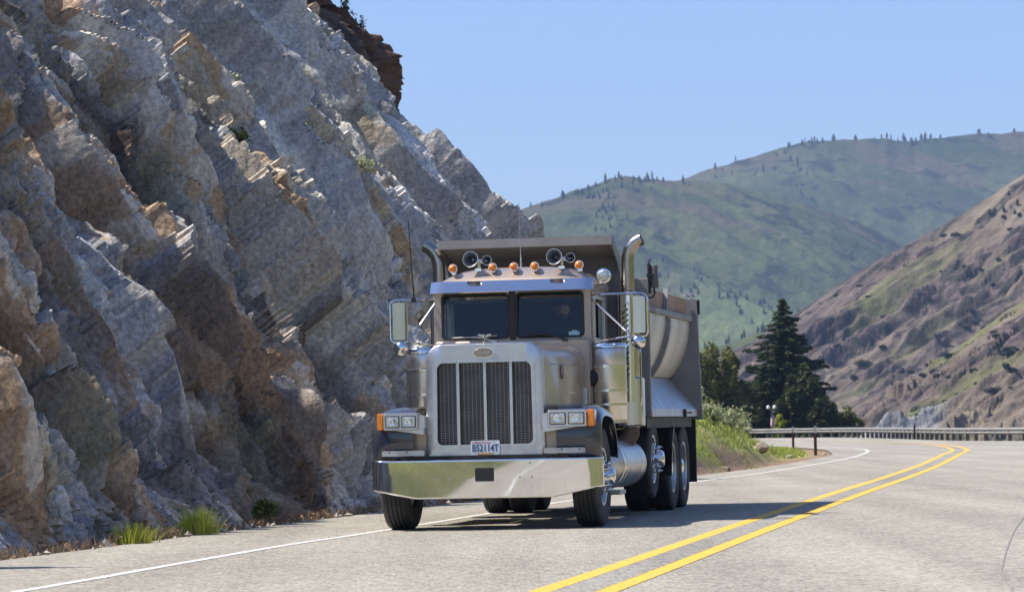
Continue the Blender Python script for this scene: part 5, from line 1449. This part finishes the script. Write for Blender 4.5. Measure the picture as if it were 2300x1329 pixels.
# ---- fuel tanks with steps
for s in (-1, 1):
    tk = bpy.data.objects.new('fuel_tank', None); COL.objects.link(tk); tk.parent = TR; tk.location = (s * .955, 0, .635)
    mb = MB(); mb.lathe([(.01, 1.14), (.12, 1.15), (.20, 1.18), (.25, 1.225), (.268, 1.28), (.27, 1.30), (.27, 3.1), (.25, 3.16), (.02, 3.22)], (0, 0, 0), 'y', 44); mb.build('tank_shell', M['aluminium'], tk, sharp=50)
    mb = MB()
    for yy in (1.29, 1.52, 2.8): mb.lathe([(.268, yy - .02), (.277, yy - .018), (.277, yy + .018), (.268, yy + .02)], (0, 0, 0), 'y', 44)
    mb.build('tank_strap', M['polished'], tk, sharp=40)
    mb = MB(); mb.box(-.20 if s > 0 else -.25, .25 if s > 0 else .20, 1.0, 1.42, -.325, -.275); mb.build('step', M['bare_alu'], tk, bevel=.008)
    mb = MB(); mb.box(min(-s * .02, s * .035), max(-s * .02, s * .035), 1.02, 1.06, -.27, .10); mb.build('tank_bracket', M['aluminium'], tk)

# ---- tandem quarter fenders and mud flaps
for s in (-1, 1):
    mb = MB(); secs = []
    for y_, z_ in ((5.60, 1.04), (5.52, .99), (5.44, .90), (5.38, .79), (5.33, .67), (5.295, .55), (5.28, .44)):
        secs.append([(s * .62, y_, z_), (s * 1.25, y_, z_), (s * 1.25, y_ + .014, z_ - .004), (s * .62, y_ + .014, z_ - .004)])
    mb.loft(secs); mb.build('quarter_fender', M['chrome'], TR, sharp=60)
    mb = MB(); mb.box(min(s * .62, s * 1.22), max(s * .62, s * 1.22), 8.18, 8.20, .30, 1.12); mb.build('mud_flap', M['black_rubber'], TR)

# ---- dump bed
bed = bpy.data.objects.new('dump_bed', None); COL.objects.link(bed); bed.parent = TR
YB0, YB1 = 3.28, 8.02
prof = [(1.075, 2.47), (1.19, 2.41), (1.187, 2.30), (1.16, 2.15), (1.115, 2.0), (1.05, 1.84), (.965, 1.71), (.80, 1.58), (.55, 1.46), (.25, 1.40), (0, 1.39)]
full = [(-p[0], p[1]) for p in prof] + [(p[0], p[1]) for p in reversed(prof[:-1])]
mb = MB()
outl = full; inn = [(p[0] * .965, p[1] + .03) for p in full]
mb.loft([[(p[0], y, p[1]) for p in outl + inn[::-1]] for y in np.linspace(YB0, YB1, 5)])
mb.build('tub', M['bed_steel'], bed, sharp=30)
P_ = [p for p in prof if p[1] > 1.42]
for s in (-1, 1):
    mb = MB()
    mb.loft([[(s * (p[0] + k), y, p[1] - k * .6) for p in P_] for y, k in ((5.50, -.005), (5.505, .055), (5.605, .055), (5.61, -.005))], closed=False, cap=False)
    mb.build('tub_rib', M['bed_grey'], bed, sharp=40)
for s in (-1, 1):
    mb = MB(); mb.box(min(s * 1.10, s * 1.235), max(s * 1.10, s * 1.235), YB0, YB1, 2.405, 2.475); mb.build('top_rail', M['bed_grey'], bed, bevel=.008)
    mb = MB(); mb.box(min(s * 1.10, s * 1.14), max(s * 1.10, s * 1.14), YB0 + .03, YB1 - .02, 2.476, 2.712); sb = mb.build('sideboard', M['wood'], bed, bevel=.006)
    mb = MB(); mb.prism([(5.55, 2.46), (5.66, 2.46), (5.78, 2.76), (5.70, 2.76)], 'x', min(s * 1.142, s * 1.20), max(s * 1.142, s * 1.20)); mb.build('sideboard_stake', M['bed_grey'], sb)
    # sloping apron over the wheels
    mb = MB(); ap = [(.93, 1.655), (1.268, 1.255), (1.272, 1.165), (1.22, 1.165), (1.22, 1.235), (.90, 1.63)]
    mb.prism([(s * p[0], p[1]) for p in ap], 'y', YB0, YB1); apo = mb.build('apron', M['apron_steel'], bed, sharp=30)
    mb = MB(); mb.box(min(s * 1.273, s * 1.285), max(s * 1.273, s * 1.285), 6.6, 7.3, 1.20, 1.222); mb.box(min(s * 1.273, s * 1.30), max(s * 1.273, s * 1.30), 6.45, 6.56, 1.15, 1.255); mb.build('apron_latch', M['frame'], apo)
    for yy in (YB0 + .02, YB1 - .06):
        mb = MB(); mb.box(min(s * 1.274, s * 1.282), max(s * 1.274, s * 1.282), yy, yy + .04, 1.17, 1.24); mb.build('side_marker', M['amber'], apo)
# front bulkhead with the spill shield over the cab
mb = MB(); mb.prism([(-1.28, 1.165), (1.28, 1.165), (1.28, 2.78), (1.0, 2.78), (-1.0, 2.78), (-1.28, 2.78)], 'y', YB0 - .09, YB0); mb.build('bulkhead', M['bed_grey'], bed, bevel=.01)
cx0 = -.06
mb = MB(); mb.box(cx0 - 1.02, cx0 + 1.02, YB0 - .16, YB0 - .092, 2.3, 3.04); mb.build('headboard', M['bed_dark'], bed, bevel=.008)
mb = MB(); w = 1.02
top_ = [(YB0 - .1, 3.055), (2.55, 3.245), (2.47, 3.25), (2.46, 3.15), (2.48, 3.145), (2.50, 3.19), (YB0 - .1, 3.02)]
mb.prism(top_, 'x', cx0 - w, cx0 + w)
for s in (-1, 1):
    side = [(YB0 - .1, 2.80), (YB0 - .1, 3.04), (2.56, 3.235), (2.53, 3.14), (YB0 - .30, 2.95)]
    xs_ = cx0 + s * (w - .02)
    mb.prism(side, 'x', min(xs_, xs_ + s * .018), max(xs_, xs_ + s * .018))
mb.build('spill_shield', M['bed_grey'], bed, sharp=30)
# rear plate and tailgate
for s in (-1, 1):
    mb = MB(); ap = [(1.05, 2.70), (1.285, 2.70), (1.33, 1.12), (.60, 1.12), (.70, 1.50), (.95, 1.68), (1.06, 1.84), (1.13, 2.0), (1.17, 2.15), (1.19, 2.41)]
    mb.prism([(s * p[0], p[1]) for p in ap], 'y', YB1 + .002, YB1 + .08)
    mb.build('rear_corner_plate', M['bed_grey'], bed, sharp=30)
mb = MB(); mb.box(-1.29, 1.29, YB1 + .10, YB1 + .20, 1.13, 2.69); tg = mb.build('tailgate', M['bed_grey'], bed, bevel=.01)
for s in (-1, 1):
    for z0 in (2.60, 1.90, 1.30):
        mb = MB(); mb.box(min(s * 1.291, s * 1.315), max(s * 1.291, s * 1.315), YB1 + .09, YB1 + .15, z0 - .08, z0 + .08); mb.tube([(s * 1.30, YB1 + .12, z0 - .1), (s * 1.30, YB1 + .12, z0 + .1)], .012, 6); mb.build('hinge', M['frame'], tg)
    mb = MB(); mb.box(s * 1.19 - .06, s * 1.19 - .025, YB1 + .01, YB1 + .10, 2.70, 2.79); mb.box(s * 1.19 + .01, s * 1.19 + .045, YB1 + .01, YB1 + .10, 2.70, 2.79); mb.tube([(s * 1.19 - .08, YB1 + .055, 2.755), (s * 1.19 + .08, YB1 + .055, 2.755)], .018, 8); mb.tube([(s * 1.19 + .06, YB1 + .055, 2.75), (s * 1.19 + .06, YB1 + .055, 2.85)], .008, 6)
    mb.build('tailgate_pin', M['wood'] if s < 0 else M['bare_alu'], bed)
mb = MB(); mb.box(-1.2, 1.2, 3.4, 7.9, 1.03, 1.16); mb.build('hoist_frame', M['frame'], bed)
# tarp motor with hose on the bulkhead's corner
tm = bpy.data.objects.new('tarp_motor', None); COL.objects.link(tm); tm.parent = bed
mb = MB(); mb.lathe([(.01, 2.935), (.045, 2.93), (.05, 2.92), (.052, 2.76), (.058, 2.755), (.056, 2.67), (.02, 2.665)], (1.335, 3.28, 0), 'z', 20); mb.build('motor_case', M['bed_dark'], tm, sharp=40)
mb = MB(); mb.tube([(1.285, 3.24, 2.95), (1.285, 3.24, 2.60)], .02, 8); mb.box(1.26, 1.34, 3.2, 3.3, 2.80, 2.83); mb.tube([(1.285, 3.24, 2.93), (1.29, 3.24, 2.985), (1.31, 3.24, 3.0)], .010, 6); mb.build('motor_bracket', M['frame'], tm)
mb = MB(); mb.tube([(1.335, 3.28, 2.67), (1.345, 3.26, 2.60), (1.325, 3.24, 2.56), (1.29, 3.22, 2.55), (1.27, 3.2, 2.57)], .011, 8); mb.tube([(1.275, 3.22, 2.84), (1.30, 3.2, 2.76), (1.32, 3.22, 2.70)], .009, 8); mb.build('hose', M['black_rubber'], tm)

# ------------------------------------------------------------------ the driver
TM = Matrix.Translation(TRUCK_LOC) @ Matrix.Rotation(TRUCK_RZ, 4, 'Z')
def skin_mesh(chains, sub=2):
    """chains: lists of (point, radius); the first point of a chain may repeat one already laid"""
    me = bpy.data.meshes.new('skin_src'); vs, es, rs = [], [], []
    key = {}
    for ch in chains:
        prev = None
        for p, r in ch:
            k = tuple(round(c, 4) for c in p)
            if k not in key: key[k] = len(vs); vs.append(p); rs.append(r)
            i = key[k]
            if prev is not None: es.append((prev, i))
            prev = i
    me.from_pydata(vs, es, [])
    o = bpy.data.objects.new('skin_src', me); COL.objects.link(o)
    o.modifiers.new('skin', 'SKIN')
    if not me.skin_vertices: me.attributes.new('skin', 'FLOAT', 'POINT')
    for i, r in enumerate(rs):
        sv = me.skin_vertices[0].data[i]; sv.radius = (r, r); sv.use_root = (i == 0)
    m = o.modifiers.new('sub', 'SUBSURF'); m.levels = sub; m.render_levels = sub
    out = bpy.data.meshes.new_from_object(o.evaluated_get(bpy.context.evaluated_depsgraph_get()))
    bpy.data.objects.remove(o); return out
def head_verts(c):
    n, k = 28, 20; secs = []
    for i in range(n + 1):
        ph = math.pi * i / n; z = -math.cos(ph)
        ring = []
        for j in range(k * 2):
            a = math.pi * j / k; r = math.sin(ph); x = r * math.cos(a); y = r * math.sin(a)
            X = x * .077 * (1 - .16 * max(0, -z)); Y = y * .098; Z = z * .122
            front = max(0, -math.sin(a))
            if z < -.2: Y -= .012 * front * r
            Y -= .028 * math.exp(-((X) / .013) ** 2 - ((Z + .012) / .022) ** 2) * (front > .5)                 # nose
            Y += .012 * (math.exp(-((abs(X) - .031) / .015) ** 2 - ((Z - .012) / .014) ** 2)) * (front > .4)      # eye sockets
            Y -= .006 * math.exp(-((Z - .034) / .012) ** 2) * front                                              # brow
            Y -= .007 * math.exp(-(X / .028) ** 2 - ((Z + .060) / .012) ** 2) * front                            # lips
            X += math.copysign(.012, X) * math.exp(-((Y - .012) / .02) ** 2 - (Z / .03) ** 2) * (abs(x) > .6 * r)  # ears
            ring.append((c[0] + X, c[1] + Y, c[2] + Z))
        secs.append(ring)
    mb = MB(); mb.loft(secs, closed=True, cap=True); return mb
HC = (.0, -.075, .80)
chest = (0, .03, .46)
chains = [[((0, .08, .08), .15), ((0, .09, .26), .145), (chest, .15), ((0, .01, .58), .10), ((0, -.02, .66), .062), ((0, -.05, .74), .055)]]
for sx, el, wr in ((1, (.30, -.16, .34), (.215, -.40, .475)), (-1, (-.30, -.14, .30), (-.20, -.36, .41))):
    chains.append([(chest, .15), ((sx * .17, .03, .555), .085), (el, .048), (((el[0] + wr[0]) / 2, (el[1] + wr[1]) / 2, (el[2] + wr[2]) / 2), .042), (wr, .029)])
    hand = (wr[0] - sx * .02, wr[1] - .05, wr[2] + .012); chains.append([(wr, .029), (hand, .030)])
    for f in range(4):
        o_ = (f - 1.5) * .021; kx = hand[0] + sx * o_ * .8; ky = hand[1] - .03 + abs(f - 1.3) * .006; kz = hand[2] + .012
        chains.append([(hand, .030), ((kx, ky, kz), .0095), ((kx - sx * .004, ky - .026, kz - .010), .0088), ((kx - sx * .006, ky - .026, kz - .036 + .004 * f), .0078)])
    chains.append([(wr, .029), ((hand[0] - sx * .032, hand[1] + .01, hand[2] - .006), .0105), ((hand[0] - sx * .045, hand[1] - .022, hand[2] - .014), .009)])
    chains.append([((0, .08, .08), .15), ((sx * .11, -.02, .07), .10), ((sx * .16, -.42, .10), .075), ((sx * .17, -.52, -.30), .05)])
body_me = skin_mesh(chains, 2)
hm_ = head_verts(HC)
bm = bmesh.new(); bm.from_mesh(body_me)
hv2 = [bm.verts.new(v) for v in hm_.v]
for f in hm_.f:
    try: bm.faces.new([hv2[i] for i in f])
    except ValueError: pass
bmesh.ops.recalc_face_normals(bm, faces=bm.faces[:])
bm.to_mesh(body_me); bm.free()
tmp = bpy.data.objects.new('body_src', body_me); COL.objects.link(tmp)
rm = tmp.modifiers.new('remesh', 'REMESH'); rm.mode = 'VOXEL'; rm.voxel_size = .0055; rm.use_smooth_shade = True
sm_ = tmp.modifiers.new('smooth', 'SMOOTH'); sm_.factor = .5; sm_.iterations = 2
pm = bpy.data.meshes.new_from_object(tmp.evaluated_get(bpy.context.evaluated_depsgraph_get())); bpy.data.objects.remove(tmp)
pm.name = 'person'; pm.materials.clear(); pm.materials.append(M['skin']); pm.materials.append(M['shirt'])
person = bpy.data.objects.new('person', pm); COL.objects.link(person)
idx = []
for p in pm.polygons:
    c = p.center; arm = abs(c.x) > .19 and c.y < -.05
    idx.append(1 if (c.z < .615 and not (abs(c.x) > .15 and c.y < -.07 and c.z > .22) ) else 0)
pm.polygons.foreach_set('material_index', idx)
person.matrix_world = TM @ Matrix.Translation((.45, 2.02, 1.60))
tag(person, 'bearded driver in a black t-shirt and cap behind the truck steering wheel', 'person')
mb = MB(); secs = []
for z_, sx_, sy_, oy_ in ((.84, .083, .104, .012), (.875, .082, .104, .006), (.905, .072, .092, .004), (.928, .048, .06, .003), (.935, .01, .01, .002)):
    secs.append([(HC[0] + sx_ * math.cos(a), HC[1] + oy_ + sy_ * math.sin(a), z_) for a in np.linspace(0, 6.283, 25)[:-1]])
mb.loft(secs); mb.prism([(-.07, HC[1] - .07), (.07, HC[1] - .07), (.05, HC[1] - .155), (-.05, HC[1] - .155)], 'z', .852, .862); mb.build('cap', M['hair'], person)
mb = MB(); secs = []
for z_, w_, y_ in ((.752, .042, -.098), (.735, .050, -.106), (.71, .052, -.108), (.685, .040, -.100), (.668, .018, -.085)):
    secs.append([(HC[0] + w_ * math.cos(a), HC[1] + y_ + .055 + .062 * math.sin(a) * (1 if math.sin(a) < 0 else .3), z_) for a in np.linspace(0, 6.283, 21)[:-1]])
mb.loft(secs); mb.build('beard', M['hair'], person)

# ------------------------------------------------------------------ guardrail, delineators, boulders, lamp post with a flag
gr = empty('guardrail', (RAIL[40][0], RAIL[40][1], 0), 0, 'long galvanised guardrail on dark posts along the outside of the bend', 'guardrail')
off = Vector((RAIL[40][0], RAIL[40][1], 0))
W_PROF = [(0, .56), (.03, .545), (.08, .50), (.08, .47), (.015, .425), (.015, .40), (.08, .355), (.08, .32), (.03, .275), (0, .26), (-.012, .26), (-.012, .56)]
mb = MB(); secs = []
rt = np.gradient(RAIL, axis=0); rt /= np.linalg.norm(rt, axis=1)[:, None]
for q, t in zip(RAIL, rt):
    nx, ny = -t[1], t[0]
    if (nx * (-q[0]) + ny * (-q[1])) < 0: nx, ny = -nx, -ny
    secs.append([(q[0] + nx * a - off.x, q[1] + ny * a - off.y, z_) for a, z_ in W_PROF])
mb.loft(secs); mb.build('rail', M['galv'], gr, sharp=35)
cum = np.concatenate([[0], np.cumsum(np.linalg.norm(np.diff(RAIL, axis=0), axis=1))]); post_me = None
for dist in np.arange(8, cum[-1] - 1, 1.7):
    x = np.interp(dist, cum, RAIL[:, 0]); y = np.interp(dist, cum, RAIL[:, 1])
    if post_me is None:
        mb = MB(); mb.box(-.085, .085, .0, .17, -.6, .50); mb.box(-.07, .07, -.06, .0, .30, .52); o = mb.build('post', M['post_wood'], gr, bevel=.012); post_me = o
    else:
        o = post_me.copy(); COL.objects.link(o); o.parent = gr
    o.location = (x - off.x, y + .10 - off.y, 0)
for k, (x, y, h, lab) in enumerate([(9.25, 99.6, .92, 'taller rust-brown delineator post near the tip of the grass bank'), (10.45, 121.5, .86, 'shorter rust-brown delineator post farther round the bend'), (19.6, 158.5, .78, 'thin dark marker post standing just behind the guardrail')]):
    d = empty('delineator_post', (x, y, -.1), 0, lab, 'delineator post', 'roadside delineator posts')
    mb = MB(); mb.box(-.045, .045, -.02, .02, -.1, h - .12 + .1); mb.prism([(-.03, -.035), (.03, -.035), (.03, -.02), (-.03, -.02)], 'z', 0, h - .05); mb.build('stake', M['delineator'], d)
    mb = MB(); mb.box(-.042, .042, -.045, -.036, h - .16, h + .06); mb.build('reflector', M['bare_alu'] if k < 2 else M['delineator'], d)

def boulder(loc, size, label, seed, m):
    rng = np.random.default_rng(seed); bm = bmesh.new(); bmesh.ops.create_icosphere(bm, subdivisions=4, radius=1)
    planes = [(Vector(unit(rng.normal(size=3))), rng.uniform(.55, .85)) for _ in range(11)]
    for v in bm.verts:
        for n_, d_ in planes:
            k = v.co.dot(n_) - d_
            if k > 0: v.co -= n_ * k * .92
        v.co = Vector((v.co.x * size[0], v.co.y * size[1], v.co.z * size[2] + size[2] * .45))
    me = bpy.data.meshes.new('boulder'); bm.to_mesh(me); bm.free(); me.materials.append(m)
    me.polygons.foreach_set('use_smooth', [True] * len(me.polygons)); me.set_sharp_from_angle(angle=math.radians(18))
    o = bpy.data.objects.new('boulder', me); COL.objects.link(o); o.location = loc; o.rotation_euler = (0, .1, rng.random() * 6)
    return tag(o, label, 'boulder', 'boulders on the grass bank')
def on_bank(x, y):
    k = np.argmin((BANK[0] - x) ** 2 + (BANK[1] - y) ** 2); return (x, y, BANK[2].ravel()[k])
M['pale_boulder'] = mat('pale_boulder', (.52, .48, .40), .9, 0, col2=(.38, .34, .28), scale=6, bump=.5, bump_scale=14)
boulder(on_bank(6.30, 83.0), (.21, .20, .17), 'large angular brown boulder at the foot of the grass bank', 91, M['boulder'])
boulder(on_bank(7.75, 91.5), (.11, .10, .075), 'pale flat stone lying between the brown boulder and the delineator posts', 92, M['pale_boulder'])
boulder(on_bank(9.62, 100.6), (.07, .06, .05), 'smallest pale stone at the very tip of the bank', 93, M['pale_boulder'])
boulder(on_bank(4.2, 80.5), (.14, .12, .12), 'grey stone sticking out high on the bank among the sagebrush', 94, M['boulder'])
boulder(on_bank(4.6, 71.5), (.16, .2, .10), 'grey slab in the bare dirt low on the bank behind the truck', 95, M['boulder'])
boulder(on_bank(5.5, 86.5), (.10, .10, .10), 'whitish rock below the sagebrush in the middle of the bank', 96, M['pale_boulder'])

lp = empty('lamp_post', at(1733, 204, -2.6), 0, 'slim lamp post with two white lamps in front of the dark trees', 'lamp post')
mb = MB(); mb.tube([(0, 0, -.4), (0, 0, 2.2), (0, 0, 4.38)], [.05, .042, .035], 10); mb.build('pole', M['post_wood'], lp)
for s in (-1, 1):
    mb = MB(); mb.tube([(0, 0, 4.34), (s * .1, 0, 4.40), (s * .19, 0, 4.40)], .02, 8); a = mb.build('arm', M['post_wood'], lp)
    mb = MB(); mb.lathe([(.02, 4.62), (.07, 4.60), (.11, 4.53), (.115, 4.46), (.09, 4.40), (.03, 4.38)], (s * .20, 0, 0), 'z', 18); mb.build('lamp_globe', M['lamp_white'], a)
p0 = at(1733, 204, -2.6)
fl = MB(); nx_f, nz_f = 14, 20
P_f = np.zeros((nx_f, nz_f, 3))
for i in range(nx_f):
    for j in range(nz_f):
        u_ = i / (nx_f - 1); v_ = j / (nz_f - 1)
        P_f[i, j] = (.04 + .30 * u_ * (.55 + .45 * math.sin(v_ * 3.1)), .05 * math.sin(u_ * 11 + v_ * 2), -v_ * .85 - .12 * u_)
vv_ = P_f.reshape(-1, 3); ff_ = grid_faces(nx_f, nz_f)
ci = np.repeat(np.arange(nx_f - 1), nz_f - 1); rj = np.tile(np.arange(nz_f - 1), nx_f - 1)
mi_ = np.where((rj < 7) & (ci < 6), 2, (ci % 2)).astype(np.int32)
flag = fast_mesh('flag', vv_, ff_, [M['flag_red'], M['flag_white'], M['flag_blue']], matidx=mi_, loc=(p0[0] - .12, p0[1] - .06, p0[2] + 4.15))
sol = flag.modifiers.new('cloth', 'SOLIDIFY'); sol.thickness = .004
tag(flag, 'small faded striped flag hanging limp from the lamp post', 'flag')
